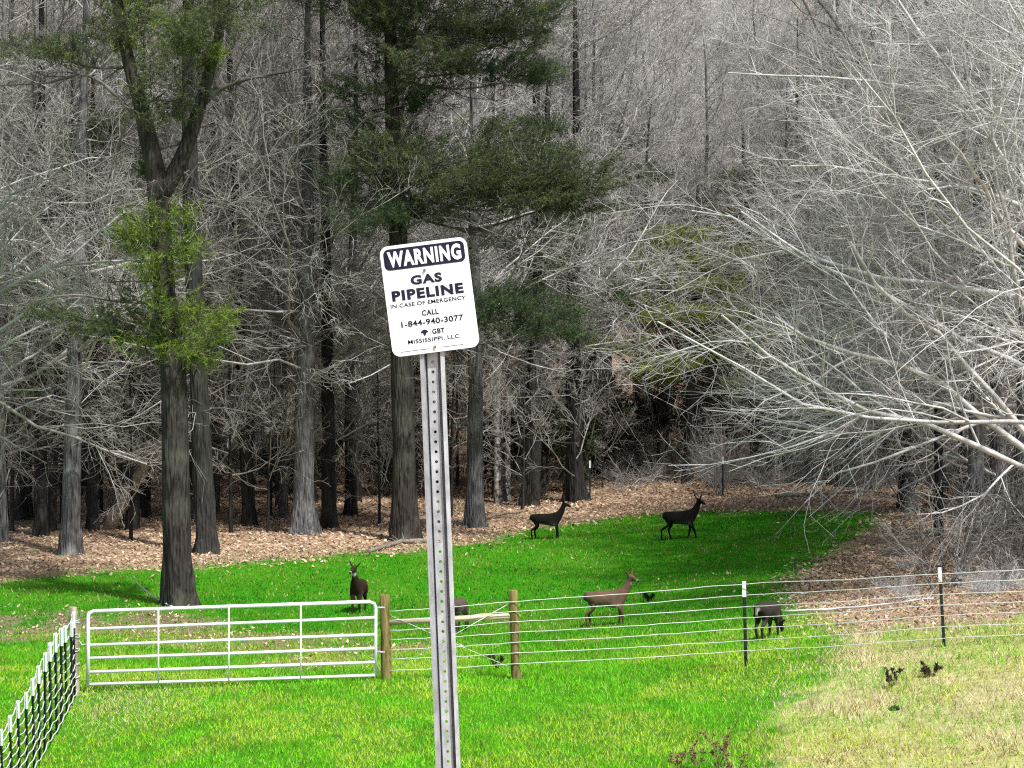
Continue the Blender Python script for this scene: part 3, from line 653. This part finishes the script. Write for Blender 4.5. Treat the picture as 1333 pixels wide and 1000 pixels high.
for q, (x, y) in enumerate(fan_pts(64, 88, 122, 1.9, lambda x, y: edge(x, y) and y > 92)):
    t = empty('evergreen_shrub', on(x, y), (0, 0, rng.uniform(0, 6.28)), rng.uniform(.8, 1.35)); link('foliage', leafy[q % 3][0], None, t); link('stems', leafy[q % 3][1], None, t)
    tag(t, 'dark evergreen undergrowth shrub '+where(x, y), 'shrub', 'evergreen undergrowth '+where(x, y))
# thicket right of the pasture
thick = lambda x, y: not (inpoly(np.array([x+.9]), np.array([y]), field)[0]) and not (inpoly(np.array([x-.9]), np.array([y]), field)[0])
def shrub(mesh, x, y, sc, label, group):
    t = tag(link('bare_shrub', mesh, None, None, on(x, y)), label, 'shrub', group); t.rotation_euler = (0, 0, rng.uniform(0, 6.28)); t.scale = (sc,)*3; return t
taken.clear(); n = 0
while n < 48:
    y = rng.uniform(52, 92); x = rng.uniform(y*.185, y*.235+3)
    if not thick(np.float64(x), np.float64(y)): continue
    if not free(x, y, .9): continue
    pale = n % 4 == 0
    shrub((shr_pale if pale else shrubs)[n % 3], x, y, rng.uniform(.6, 1.05), 'pale leafless shrub in the thicket behind the fence' if pale else 'dark leafless shrub in the thicket behind the fence', 'pale thicket shrubs' if pale else 'dark thicket shrubs'); n += 1
for q, (x, y) in enumerate(fan_pts(70, 78, 118, 1.2, lambda x, y: edge(x, y) and y > 80+rng.uniform(0, 10))):
    shrub(shrubs[q % 3], x, y, rng.uniform(.7, 1.3), 'dark leafless undergrowth shrub '+where(x, y), 'undergrowth shrubs '+where(x, y))
for (x, y) in [(10.6, 50), (11.6, 47), (12, 44.5), (13, 46), (9.6, 46), (10.4, 44.5), (9.8, 42.5), (11.2, 42.5)]:
    shrub(bramble[int(x*10) % 2], x, y, rng.uniform(.45, .8), 'low pale bramble at the edge of the thicket by the fence', 'low brambles by the fence')

for (x, y) in [(8.3, 48), (8.9, 52.5), (9.3, 57), (10.4, 61), (9.2, 45), (11.0, 65)]:
    shrub(bramble[int(x*10) % 2], x, y, rng.uniform(.3, .5), 'small pale brushwood on the brown bank between pasture and thicket', 'brushwood on the bank')
for q, (x, y) in enumerate([(-16.5, 74), (-14.8, 77.5), (-12.4, 75), (-10.6, 79), (-8.2, 77.5), (-6.6, 81), (-4.6, 80), (-2.2, 83), (.4, 86), (2.4, 88), (-15.5, 81), (-9.4, 83)]):
    place_tree(low_crowns[q % 3], 'dark_bark', on(x, y), 'grey twiggy sapling at the pasture edge, '+where(x, y).replace('behind', 'near'), 'edge saplings '+where(x, y), rng.uniform(.8, 1.25), name='sapling', cat='sapling')
for q in range(18):
    y = rng.uniform(89, 101); x = rng.uniform(3.5, 17)
    shrub((shr_pale+bramble)[q % 5], x, y, rng.uniform(.6, 1.0), 'pale brushwood on the leaves beyond the end of the pasture', 'brushwood beyond the pasture')
# dead wood
def log(name, pts, r0, r1, label, cat='log', matk='deadwood', twigs=6):
    b_ = np.asarray(pts[0]); root = empty(name, b_); q = bezier_pts(np.asarray(pts)-b_, 14)+rng.normal(size=(14, 3))*r0*.25
    tube_obj('stem', q, np.linspace(r0, r1, 14), M[matk], root, 8)
    if twigs:
        A = Acc(); A.tube(q, np.linspace(r0, r1, 14)*.4, 4); S_, r_ = grow(q[None], np.linspace(r0, r1, 14)[None], twigs, .3, 1, (50, 12), .25, 5, .03, .2, .5, rmin=.008); A.tube(S_, r_, 4)
        me = A.mesh('side_branches'); me.materials.append(M[matk]); link('side_branches', me, None, root)
    return tag(root, label, cat)
b = G(136, 690)
log('leaning_log', [b+np.array([0, 0, -.1]), at(170, 638, b[1]-.3), at(206, 582, b[1]-.6), at(232, 545, b[1]-.8)], .24, .17, 'dead log leaning up toward the forked pine', twigs=3)
g0 = G(480, 720); g1 = G(520, 710); g2 = G(560, 706)
u_ = np.array([0, 0, .05]); log('fallen_branch', [g0+u_, g1+u_*2, g2+u_], .06, .09, 'fallen branch lying at the foot of the tall pine behind the sign', 'branch')
log('fallen_branch', [G(1010, 650)+u_*2, G(1060, 648)+u_*3, G(1125, 644)+u_*3], .07, .05, 'long fallen branch on the leaves beyond the pasture end', 'branch')
log('fallen_branch', [G(225, 793)+u_, G(195, 783)+u_*4, at(172, 752, 62.5)], .03, .015, 'thin pale stick propped at the foot of the forked pine', 'branch', 'twig_pale', 2)
log('fallen_branch', [G(1020, 812)+u_*5, at(1120, 790, G(1070, 805)[1]), at(1215, 779, G(1070, 805)[1]-.3)], .026, .018, 'pale fallen branch lying from the grazing deer toward the thicket', 'branch', 'twig_left', 12)
log('fallen_branch', [G(600, 690)+u_, G(640, 676)+u_*2, G(680, 668)+u_], .05, .03, 'dark fallen branch beside the grey tree right of the sign post', 'branch', 'deadwood', 4)

# ------------------------------------------------------------------ deer
def deer(name, loc, heading, label, pose='alert', yaw=0., coat=(.075, .058, .045), sc=1., stride=.035):
    V_ = []; E = []; Rd = []
    def v(p, r, par=None):
        V_.append(Vector(p)); Rd.append(r if isinstance(r, tuple) else (r, r))
        if par is not None: E.append((par, len(V_)-1))
        return len(V_)-1
    pel = v((-.36, 0, .725), (.21, .215)); rump = v((-.49, 0, .72), (.13, .155), pel)
    loin = v((-.14, 0, .69), (.225, .225), pel); che = v((.12, 0, .66), (.245, .245), loin); sh = v((.32, 0, .69), (.215, .215), che)
    if pose == 'graze':
        nb = v((.50, 0, .70), (.09, .12), sh); nm = v((.64, 0, .52), (.065, .08), nb); hb = v((.72, 0, .33), (.065, .07), nm); fc = v((.78, 0, .22), (.05, .055), hb); mz = v((.83, 0, .10), (.03, .032), fc)
        ears = [((.66, s*.07, .36), (.60, s*.15, .40), (.57, s*.19, .40)) for s in (-1, 1)]
    else:
        nb = v((.45, 0, .87), (.10, .145), sh); nm = v((.51, 0, 1.03), (.07, .095), nb)
        c, s_ = math.cos(yaw), math.sin(yaw)
        def h(x, y, z): return (.56+x*c-y*s_, x*s_+y*c, z)
        hb = v(h(0, 0, 1.18), (.068, .07), nm); fc = v(h(.11, 0, 1.15), (.052, .055), hb); mz = v(h(.23, 0, 1.085), (.03, .033), fc)
        ears = [(h(-.02, q*.06, 1.235), h(-.05, q*.13, 1.31), h(-.06, q*.17, 1.38)) for q in (-1, 1)]
    for e in ears:
        a_ = v(e[0], .022, hb); b__ = v(e[1], (.03, .016), a_); v(e[2], .008, b__)
    t1 = v((-.585, 0, .70), (.035, .02), rump); v((-.62, 0, .52), (.028, .014), t1)
    for q, s in enumerate((-1, 1)):
        k = stride*(1 if s > 0 else -1.3)
        hp = v((-.37, s*.085, .58), (.095, .15), pel); kn = v((-.29+.5*k, s*.095, .47), (.05, .07), hp); hk = v((-.46+k, s*.09, .31), .036, kn); ft = v((-.42+1.3*k, s*.09, .07), .026, hk); v((-.39+1.3*k, s*.09, .012), .024, ft)
        el = v((.31, s*.08, .51), (.06, .095), sh); kf = v((.34-.5*k, s*.085, .28), .035, el); f2 = v((.33-k, s*.085, .07), .025, kf); v((.355-k, s*.085, .012), .022, f2)
    bm = bmesh.new(); sk = bm.verts.layers.skin.verify(); bv = [bm.verts.new(p) for p in V_]; bm.verts.ensure_lookup_table()
    for a_, b__ in E: bm.edges.new((bv[a_], bv[b__]))
    for q, r in zip(bv, Rd): q[sk].radius = r
    bv[0][sk].use_root = True
    me = bpy.data.meshes.new('deer_skeleton'); bm.to_mesh(me); bm.free()
    o = bpy.data.objects.new('deer_tmp', me); COL.objects.link(o)
    m1 = o.modifiers.new('skin', 'SKIN'); m1.branch_smoothing = .4; m1.use_smooth_shade = True; o.modifiers.new('sub', 'SUBSURF').levels = 2
    bpy.context.view_layer.update()
    body = bpy.data.meshes.new_from_object(o.evaluated_get(bpy.context.evaluated_depsgraph_get()))
    bpy.data.objects.remove(o); bpy.data.meshes.remove(me)
    n = len(body.vertices); co = np.empty(n*3, np.float32); body.vertices.foreach_get('co', co); co = co.reshape(-1, 3)
    base = np.array(coat); c_ = np.tile(base, (n, 1))*(1+.35*(vnoise(co[:, 0]*14, co[:, 2]*14, 5)[:, None]-.5))
    def blend(mask, col):
        nonlocal c_
        c_ = c_*(1-mask[:, None])+np.array(col)*mask[:, None]
    blend(.75*sstep(.60, .53, co[:, 2])*sstep(-.3, -.1, co[:, 0])*sstep(.36, .2, co[:, 0]), base*2.6+.05)              # belly
    blend(sstep(-.545, -.58, co[:, 0])*sstep(.50, .56, co[:, 2])*(np.abs(co[:, 1]) > .008)*.7, (.42, .40, .37))             # rump and tail edge
    blend(sstep(-.60, -.62, co[:, 0])*sstep(.62, .58, co[:, 2]), (.02, .015, .012))                                          # tail tip
    blend(.6*sstep(.45, .2, co[:, 2])*(co[:, 0] < .45), base*.75)
    M_ = np.asarray(V_[mz]); dm = np.linalg.norm(co-M_, axis=1); blend((base[0] > .015)*sstep(.07, .05, dm), (.32, .30, .28)); blend(sstep(.042, .03, dm), (.01, .008, .008))
    if pose != 'graze' and base[0] > .015: dt = np.linalg.norm(co-np.asarray(V_[nm])-np.array([.06, 0, .02]), axis=1); blend(.8*sstep(.075, .045, dt), (.5, .48, .45))
    a_ = body.color_attributes.new('col', 'FLOAT_COLOR', 'POINT'); cc = np.ones((n, 4), np.float32); cc[:, :3] = c_; a_.data.foreach_set('color', cc.ravel())
    body.materials.clear(); body.materials.append(M['fur'])
    for p in body.polygons: p.use_smooth = True
    root = empty(name, np.asarray(loc)-np.array([0, 0, .035]), (0, 0, heading), sc)
    link('body', body, None, root)
    hd = Vector(V_[fc]); ax = (Vector(V_[mz])-Vector(V_[hb])).normalized(); lat = ax.cross(Vector((0, 0, 1))).normalized() if pose != 'graze' else Vector((0, 1, 0))
    for s in (-1, 1):
        bm = bmesh.new(); bmesh.ops.create_uvsphere(bm, u_segments=8, v_segments=6, radius=.014)
        eo = link('eye', bm_mesh('eye', bm, True), M['eye'], root); eo.location = hd+lat*s*.046-ax*.03+Vector((0, 0, .022))
    return tag(root, label, 'deer', 'deer in the pasture')
BLK = (.013, .011, .010)
deer('deer', G(712, 702), math.radians(-6), 'black looking deer standing alert at the leaf bank before dark trees', coat=BLK, yaw=.25, sc=1.0)
deer('deer', G(886, 702), math.radians(4), 'dark deer striding along the far end of the pasture', coat=BLK, yaw=-.9, stride=.10, sc=1.06)
deer('deer', G(790, 815), math.radians(3), 'brown deer standing side on behind the wires with white tail edge', coat=(.115, .072, .048), yaw=-.75, sc=1.02)
deer('deer', G(467, 797), math.radians(-98), 'deer with raised ears facing the gate', coat=(.035, .020, .016), yaw=-.3, sc=1.0)
deer('deer', G(597, 824), math.radians(76), 'grey brown deer seen from behind at the sign post, head down', pose='graze', coat=(.085, .068, .058), sc=1.0)
deer('deer', G(999, 831), math.radians(60), 'dark deer grazing with lowered head near the steel fence post', pose='graze', coat=(.040, .032, .028), sc=.86)

# ------------------------------------------------------------------ gate
def P3(px, py, d): return at(px, py, d)
GL, GR = 36.6, 38.0
gl = lambda t, v: P3(115+(489-115)*t, v[0]+(v[1]-v[0])*t, GL+(GR-GL)*t)
gate = empty('tube_gate', G(300, 897)); gb = np.array(gate.location)
rails = [(796, 783), (819, 804), (840, 826), (857, 844), (875, 862), (891, 879)]
top, bot = rails[0], rails[-1]
fr = [gl(0, bot), gl(0, (840, 826)), gl(0, (802, 789)), gl(.004, (798, 785)), gl(.018, top), gl(.5, top), gl(.978, top), gl(.994, (798, 786)), gl(1, (803, 791)), gl(1, (840, 826)), gl(1, bot)]
tube_obj('frame', np.array(fr)-gb, .031, M['gate'], gate, 10)
for rv in rails[1:]:
    tube_obj('rail', np.array([gl(.001, rv), gl(.5, rv), gl(.999, rv)])-gb, .026, M['gate'], gate, 10)
off = np.array([0, -.024, 0])
for t in (.245, .49, .74):
    tube_obj('upright', np.array([gl(t, top), gl(t, (857, 844)), gl(t, bot)])+off-gb, .014, M['gate'], gate, 8)
for v in ((803, 791), (862, 849)):
    tube_obj('hinge', np.array([gl(1, v), gl(1, v)+np.array([.15, 0, 0])])-gb, .016, M['galv'], gate, 8)
tube_obj('latch_chain', np.array([gl(0, (838, 826)), gl(0, (838, 826))+np.array([-.1, 0, -.02]), gl(0, (832, 826))+np.array([-.18, 0, .03])])-gb, .009, M['galv'], gate, 6)
tag(gate, 'long six rail galvanised tube gate between two wooden posts', 'gate')

# ------------------------------------------------------------------ fences
def wood_post(parent, pb, px0, py0, px1, py1, d, r, matk='wood_post'):
    a, b_ = P3(px0, py0, d), P3(px1, py1, d); a = np.array([a[0], a[1], min(a[2], terrain(a[0], a[1]))-.3])
    q = np.linspace(a, b_, 9); q[1:-1, :2] += rng.normal(size=(7, 2))*.006
    q = np.vstack([q, b_+np.array([0, 0, .012])])
    return tube_obj('wooden_post', q-pb, np.append(r*np.linspace(1.06, .96, 9)*rng.uniform(.97, 1.03, 9), r*.82), M[matk], parent, 14)
def t_post_mesh(h):
    bm = bmesh.new(); w, t, dp = .021, .005, .026
    prof = [(-w, 0), (w, 0), (w, t), (t/2, t), (t/2, dp), (-t/2, dp), (-t/2, t), (-w, t)]
    lo = [bm.verts.new((x, y, -.25)) for x, y in prof]; hi = [bm.verts.new((x, y, h)) for x, y in prof]
    for k in range(8): bm.faces.new((lo[k], lo[(k+1) % 8], hi[(k+1) % 8], hi[k]))
    bm.faces.new(hi)
    for q in range(int(h/.06)):     # studs on the flange
        z = .1+q*.06
        if z > h-.05: break
        bmesh.ops.create_cube(bm, size=1, matrix=Matrix.Translation((0, -.004, z)) @ Matrix.Diagonal((.012, .008, .014, 1)))
    return bm_mesh('t_post', bm)
def tip_mesh(h, l=.24):
    bm = bmesh.new(); w, dp = .0235, .029
    prof = [(-w, -.0095), (w, -.0095), (w, .008), (.006, .008), (.006, dp), (-.006, dp), (-.006, .008), (-w, .008)]
    lo = [bm.verts.new((x, y, h-l)) for x, y in prof]; hi = [bm.verts.new((x, y, h+.004)) for x, y in prof]
    for k in range(8): bm.faces.new((lo[k], lo[(k+1) % 8], hi[(k+1) % 8], hi[k]))
    bm.faces.new(hi); bm.faces.new(lo[::-1])
    return bm_mesh('white_tip', bm)
TPM, TIPM = t_post_mesh(1.32), tip_mesh(1.32); TPM.materials.append(M['tpost']); TIPM.materials.append(M['white_paint'])
def t_post(parent, pb, base, lean=(0, 0), sc=1., rz=0.):
    o = link('steel_post', TPM, None, parent, np.asarray(base)-pb); o.rotation_euler = (lean[0], lean[1], rz); o.scale = (sc*1.25, sc*1.25, sc)
    c = link('white_tip', TIPM, None, o); return o
# fence right of the gate
fb = G(670, 880); fence = empty('wire_fence', fb)
DF = 38.2
tag(fence, 'wire fence with wooden brace posts running from the gate to the thicket', 'fence')
wood_post(fence, fb, 504, 890, 500.5, 775, DF, .088); wood_post(fence, fb, 673, 881, 668, 769, DF, .080)
tube_obj('brace_rail', np.array([P3(507, 810, DF), P3(590, 806, DF), P3(664, 802, DF)])-fb, .05, M['wood_rail'], fence, 12)
for a, b_ in (((508, 874), (662, 786)), ((510, 802), (662, 868))):
    tube_obj('brace_wire', np.array([P3(*a, DF-.06), P3(*b_, DF-.06)])-fb, .0055, M['wire'], fence, 5)
p1 = P3(971, 860, 38); p1[2] = terrain(p1[0], p1[1]); p2 = P3(1229, 852, 36.5); p2[2] = terrain(p2[0], p2[1]); p3 = on(10.2, 35.6)
hp1 = (CZ-(757-HY)/F*38-p1[2])/1.32; hp2 = (CZ-(739-HY)/F*36.5-p2[2])/1.32
t_post(fence, fb, p1, (0, -.025), hp1); t_post(fence, fb, p2, (0, -.06), hp2); t_post(fence, fb, p3, (0, -.03), hp2)
w0 = [783, 796, 809.5, 823.5, 836.5, 850, 864]; w1 = [760, 775, 790, 804.5, 818.5, 834, 847.5]; w2 = [747, 759.5, 774, 788, 801.5, 816.5, 831]
wl = [795.5, 807.5, 821, 832.5, 846, 858, 873]
for k in range(7):
    pts = [P3(508, wl[k], DF-.09), P3(590, (wl[k]+w0[k])/2+1, DF-.09), P3(671, w0[k], DF-.09), P3(820, (w0[k]+w1[k])/2+1.2, 38.06), P3(969, w1[k], 37.95), P3(1095, (w1[k]+w2[k])/2+1.2, 37.2), P3(1224, w2[k], 36.45), P3(1340, w2[k]-5, 35.9), P3(1530, w2[k]-12, 35.5)]
    tube_obj('wire', bezier_pts(pts, 60)+rng.normal(size=(60, 3))*np.array([0, 0, .0035])-fb, .0066, M['wire'], fence, 5)
# fence left of the gate, running toward the road
lf_base = G(97, 905); lf = empty('wire_fence', lf_base)
tag(lf, 'wire fence of close set white tipped steel posts meeting the gate corner', 'fence')
wood_post(lf, lf_base, 99, 906, 95, 791, 36.5, .068, 'wood_grey')
tips = [(90.5, 796), (86, 808), (80, 814), (73, 817), (67, 824), (59, 836), (51, 849), (44, 866), (37, 882), (28, 900), (18, 911), (8, 930), (-4, 948), (-17, 968), (-32, 990)]
ends = []
for k, (px, py) in enumerate(tips):
    d = 36.3-.55*k; tp_ = P3(px, py, d); bx_, by_ = tp_[0]+.10, d
    bs = on(bx_, by_); h = np.linalg.norm(tp_-bs); sc = h/1.32
    o = t_post(lf, lf_base, bs, (rng.normal()*.01, -math.atan2(bs[0]-tp_[0], tp_[2]-bs[2])), sc, math.radians(90))
    ends.append((tp_, bs))
for k in range(9):
    f = .07+.105*k
    pts = [P3(93, 800+11.5*k, 36.45)]+[tp_*(1-f)+bs*f+np.array([.03, 0, rng.normal()*.016]) for tp_, bs in ends]
    mids = []
    for a, b_ in zip(pts[:-1], pts[1:]): mids += [a, (a+b_)/2+np.array([.01, 0, -.018])]
    mids.append(pts[-1])
    tube_obj('wire', bezier_pts(mids, 90)-lf_base, .0085, M['wire'], lf, 5)
A = Acc()
for k in range(5):
    a = np.linspace(0, 12.6, 26); c0 = P3(97.5, 812+18*k, 36.5); r = .078
    A.tube(np.stack([c0[0]+np.cos(a)*r, c0[1]+np.sin(a)*r, c0[2]+a*.004+.015*np.sin(a*1.7+k)], -1)-lf_base, .006, 4)
me = A.mesh('wire_wraps'); link('wire_wraps', me, M['wire'], lf)
# lone posts beyond the pasture
for px, py, hpx, lab in ((768, 652, 52, 'lone thin steel post beside the dark tree with spreading roots'), (941, 647, 52, 'lone thin steel post on the leaves behind the striding deer')):
    b_ = G(px, py); pr = empty('fence_post', b_); h = hpx/(F/b_[1]); o = t_post(pr, b_, b_, (0, 0), h/1.32); tag(pr, lab, 'post', 'lone posts beyond the pasture')

# ------------------------------------------------------------------ weeds
def weed(px, py, h, n, spread, label, cols, loc=None, leafy=0):
    b_ = G(px, py) if loc is None else loc
    a = rng.uniform(0, 6.28, n); D = norm(np.stack([np.cos(a)*spread, np.sin(a)*spread, np.ones(n)], -1)+rng.normal(size=(n, 3))*.12)
    P = np.zeros((n, 5, 3)); P[:, 0, 2] = -.03; st = (h*rng.uniform(.6, 1.1, n)/4)[:, None]
    for k in range(1, 5): P[:, k] = P[:, k-1]+D*st; D = norm(D+rng.normal(size=D.shape)*.1)
    R = np.broadcast_to(.007*np.linspace(1, .5, 5)[None], (n, 5)); A = Acc(); A.tube(P, R, 3)
    S2, r2 = grow(P, R, 6, .35, 1, (35, 12), .28, 4, .05, .15, .7, rmin=.004); A.tube(S2, r2, 3)
    V = np.concatenate(A.V); Qd = np.concatenate(A.Q); nv = len(V)
    heads = np.concatenate([S2[:, -1], S2[:, 2]]); hv, hf, hc = needles(heads, norm(rng.normal(size=heads.shape)+np.array([0, 0, .6])), 6+leafy, .05+.01*leafy, .018+.003*leafy, np.tile(np.array(cols[1]), (len(heads), 1)), shift=(-.004, .0))
    me = np_mesh('stalks', np.concatenate([V, hv]), [Qd, hf+nv], np.concatenate([np.tile(np.array(cols[0]), (nv, 1)), hc]))
    return tag(link('weed_clump', me, M['weed'], None, b_), label, 'weed')
tan = ((.26, .17, .09), (.30, .20, .11)); drk = ((.07, .05, .035), (.075, .055, .04))
for px, py, h, n in ((905, 1003, .42, 7), (935, 1000, .55, 9), (885, 1010, .35, 5), (955, 1012, .4, 6)):
    weed(px, py, h, max(3, n-3), .28, 'brown dead weed stalks standing in the near green grass', tan)['group'] = 'brown weed stalks'
weed(1160, 895, .30, 5, .5, 'dark dead weed in the dry grass, taller and thinner of two', drk)
weed(1212, 882, .24, 9, .75, 'dark bushy dead weed in the dry grass near the steel post', drk, leafy=1)
weed(846, 783, .24, 5, .6, 'small dark leafy clump in the grass in front of the brown deer', ((.01, .03, .01), (.008, .03, .012)), leafy=4)
weed(648, 872, .36, 5, .25, 'thin dark weed stalk beside the wooden brace post', ((.05, .06, .02), (.05, .05, .02)))
weed(1165, 925, .06, 6, 1.6, 'low dark green rosette in the dry grass', ((.05, .10, .02), (.06, .13, .03)), leafy=3)

# ------------------------------------------------------------------ warning sign
DS = F/410.; px2m = 1/410.
pt, pb_ = P3(562.5, 463, DS), P3(583.5, 1000, DS)
dirp = norm(pb_-pt); grd = float(terrain(pb_[0], DS)); foot = pt+dirp*((grd-.5-pt[2])/dirp[2]); base = pt+dirp*((grd-pt[2])/dirp[2])
sign = empty('warning_sign', base); sb = base
tag(sign, 'white gas pipeline warning sign on a leaning perforated steel post', 'sign')
lean = math.atan2(-dirp[0], -dirp[2])
def profile_post():
    """hat channel: two front flanges, slanted walls, recessed web with a row of holes"""
    bm = bmesh.new(); Ht = (pt[2]-foot[2])/abs(dirp[2])+.30; z0 = -.5
    fx0, fx1, wx, dep = .0395, .0262, .0165, .020
    def strip(a, b_):
        v = [bm.verts.new((a[0], a[1], z0)), bm.verts.new((b_[0], b_[1], z0)), bm.verts.new((b_[0], b_[1], z0+Ht)), bm.verts.new((a[0], a[1], z0+Ht))]; bm.faces.new(v)
    gd = .046
    for sx, gw in ((-1, .0035), (1, .0055)):
        seq = [(sx*fx0, .003), (sx*fx1, 0), (sx*(wx+gw), gd), (sx*wx, gd), (sx*wx, dep)]
        if sx > 0: seq = seq[::-1]
        for a, b_ in zip(seq[:-1], seq[1:]): strip(a, b_)
    pitch = .0318; n = int(Ht/pitch); r = .0052
    for k in range(n):
        za, zb = z0+k*pitch, z0+(k+1)*pitch; zc = (za+zb)/2
        if k == n-1: zb = z0+Ht
        outer = [(wx, zc), (wx, zb), (0, zb), (-wx, zb), (-wx, zc), (-wx, za), (0, za), (wx, za)]
        O = [bm.verts.new((x_, dep, z_)) for x_, z_ in outer]; I = [bm.verts.new((r*math.cos(q*math.pi/4), dep, zc+r*math.sin(q*math.pi/4))) for q in range(8)]
        for q in range(8): bm.faces.new((O[q], O[(q+1) % 8], I[(q+1) % 8], I[q]))
    bmesh.ops.remove_doubles(bm, verts=bm.verts, dist=.0002)
    bmesh.ops.recalc_face_normals(bm, faces=bm.faces)
    return bm_mesh('post', bm)
po = link('post', profile_post(), M['galv'], sign); po.rotation_euler = (0, lean, 0)
so = po.modifiers.new('thickness', 'SOLIDIFY'); so.thickness = .003; so.offset = 1
bw, bh = .278, .352
ctr = P3((494+607+623+513)/4, (322+308+452+465)/4, DS)
board = empty('tmp')
def rrect(bm, w, h, r, y0, y1, cx=0, cz=0, seg=6):
    pts = []
    for sx, sz, a0 in ((1, 1, 0), (-1, 1, 90), (-1, -1, 180), (1, -1, 270)):
        for k in range(seg+1):
            a = math.radians(a0+90*k/seg); pts.append((cx+sx*(w/2-r)+r*math.cos(a), cz+sz*(h/2-r)+r*math.sin(a)))
    f = [bm.verts.new((x_, y0, z_)) for x_, z_ in pts]; b_ = [bm.verts.new((x_, y1, z_)) for x_, z_ in pts]; n = len(pts)
    bm.faces.new(f); bm.faces.new(b_[::-1])
    for k in range(n): bm.faces.new((f[k], b_[k], b_[(k+1) % n], f[(k+1) % n]))
    bmesh.ops.recalc_face_normals(bm, faces=bm.faces)
bpy.data.objects.remove(board)
bm = bmesh.new(); rrect(bm, bw, bh, .026, -.0022, .0022); board = link('board', bm_mesh('board', bm), M['sign_white'], sign)
board.location = Vector(ctr)-Vector(sb)+Vector((0, -.006, 0)); board.rotation_euler = (0, math.radians(-7.3), 0)
bm = bmesh.new(); rrect(bm, .258, .067, .017, -.0034, -.0021, 0, bh/2-.0105-.0335); link('header_panel', bm_mesh('header_panel', bm), M['sign_black'], board)
font = bpy.data.fonts.load('<builtin>') if '<builtin>' in [f.name for f in bpy.data.fonts] else None
def text(s, w, h, cx, cz, matk, y=-.0032, bold=0., label=None):
    cu = bpy.data.curves.new('lettering', 'FONT'); cu.body = s; cu.size = 1; cu.align_x = 'CENTER'; cu.offset = bold; cu.space_character = 1.0+bold*3.2; cu.resolution_u = 4
    o = bpy.data.objects.new('t', cu); COL.objects.link(o); bpy.context.view_layer.update()
    me = bpy.data.meshes.new_from_object(o.evaluated_get(bpy.context.evaluated_depsgraph_get())); bpy.data.objects.remove(o)
    n = len(me.vertices); co = np.empty(n*3, np.float32); me.vertices.foreach_get('co', co); co = co.reshape(-1, 3)
    mn, mx = co.min(0), co.max(0); q = np.zeros_like(co)
    q[:, 0] = (co[:, 0]-(mn[0]+mx[0])/2)/(mx[0]-mn[0])*w+cx; q[:, 2] = (co[:, 1]-(mn[1]+mx[1])/2)/(mx[1]-mn[1])*h+cz; q[:, 1] = y
    me.vertices.foreach_set('co', q.ravel()); me.materials.clear(); me.update()
    t = link('lettering', me, M[matk], board)
    if label: t['label'] = label
    return t
T_ = bh/2
text('WARNING', .234, .051, 0, T_-.0440, 'sign_white', -.0042, .045, 'white heading letters')
text('GAS', .100, .030, -.003, T_-.1170, 'sign_black', bold=.046, label='bold dark letters')
text('PIPELINE', .228, .033, -.004, T_-.1600, 'sign_black', bold=.050, label='bold dark letters')
text('IN CASE OF EMERGENCY', .240, .0125, -.006, T_-.1915, 'sign_black', bold=.012, label='small dark letters')
text('CALL', .054, .0175, -.004, T_-.2240, 'sign_black', bold=.026, label='small dark letters')
text('1-844-940-3077', .198, .0190, -.001, T_-.2530, 'sign_black', bold=.024, label='telephone number')
text('GBT', .040, .0165, .0145, T_-.2860, 'sign_black', bold=.030, label='small dark letters')
text('MISSISSIPPI, LLC', .165, .0150, -.0035, T_-.3110, 'sign_black', bold=.012, label='small dark letters')
# little tree-shaped emblem, rule and bolts
bm = bmesh.new(); em = [(-.013, .000), (-.008, .006), (0, .0095), (.008, .006), (.013, .000), (.005, -.002), (.0025, -.010), (-.0025, -.010), (-.005, -.002)]
bm.faces.new([bm.verts.new((-.030+x_, -.0032, T_-.2855+z_)) for x_, z_ in em][::-1]); link('emblem', bm_mesh('emblem', bm), M['sign_black'], board)
for x0, x1 in ((-.112, -.022), (.018, .088)):
    bm = bmesh.new(); rrect(bm, x1-x0, .0012, .0005, -.0030, -.0021, (x0+x1)/2, -T_+.0135, 2); link('rule', bm_mesh('rule', bm), M['sign_black'], board)
for bx_, bz_ in ((-.005, T_-.0895), (-.003, -T_+.017)):
    bm = bmesh.new(); bmesh.ops.create_cone(bm, cap_ends=True, segments=6, radius1=.0048, radius2=.0042, depth=.007, matrix=Matrix.Translation((bx_, -.005, bz_)) @ Matrix.Rotation(math.radians(90), 4, 'X')); link('bolt', bm_mesh('bolt', bm), M['deadwood'], board)
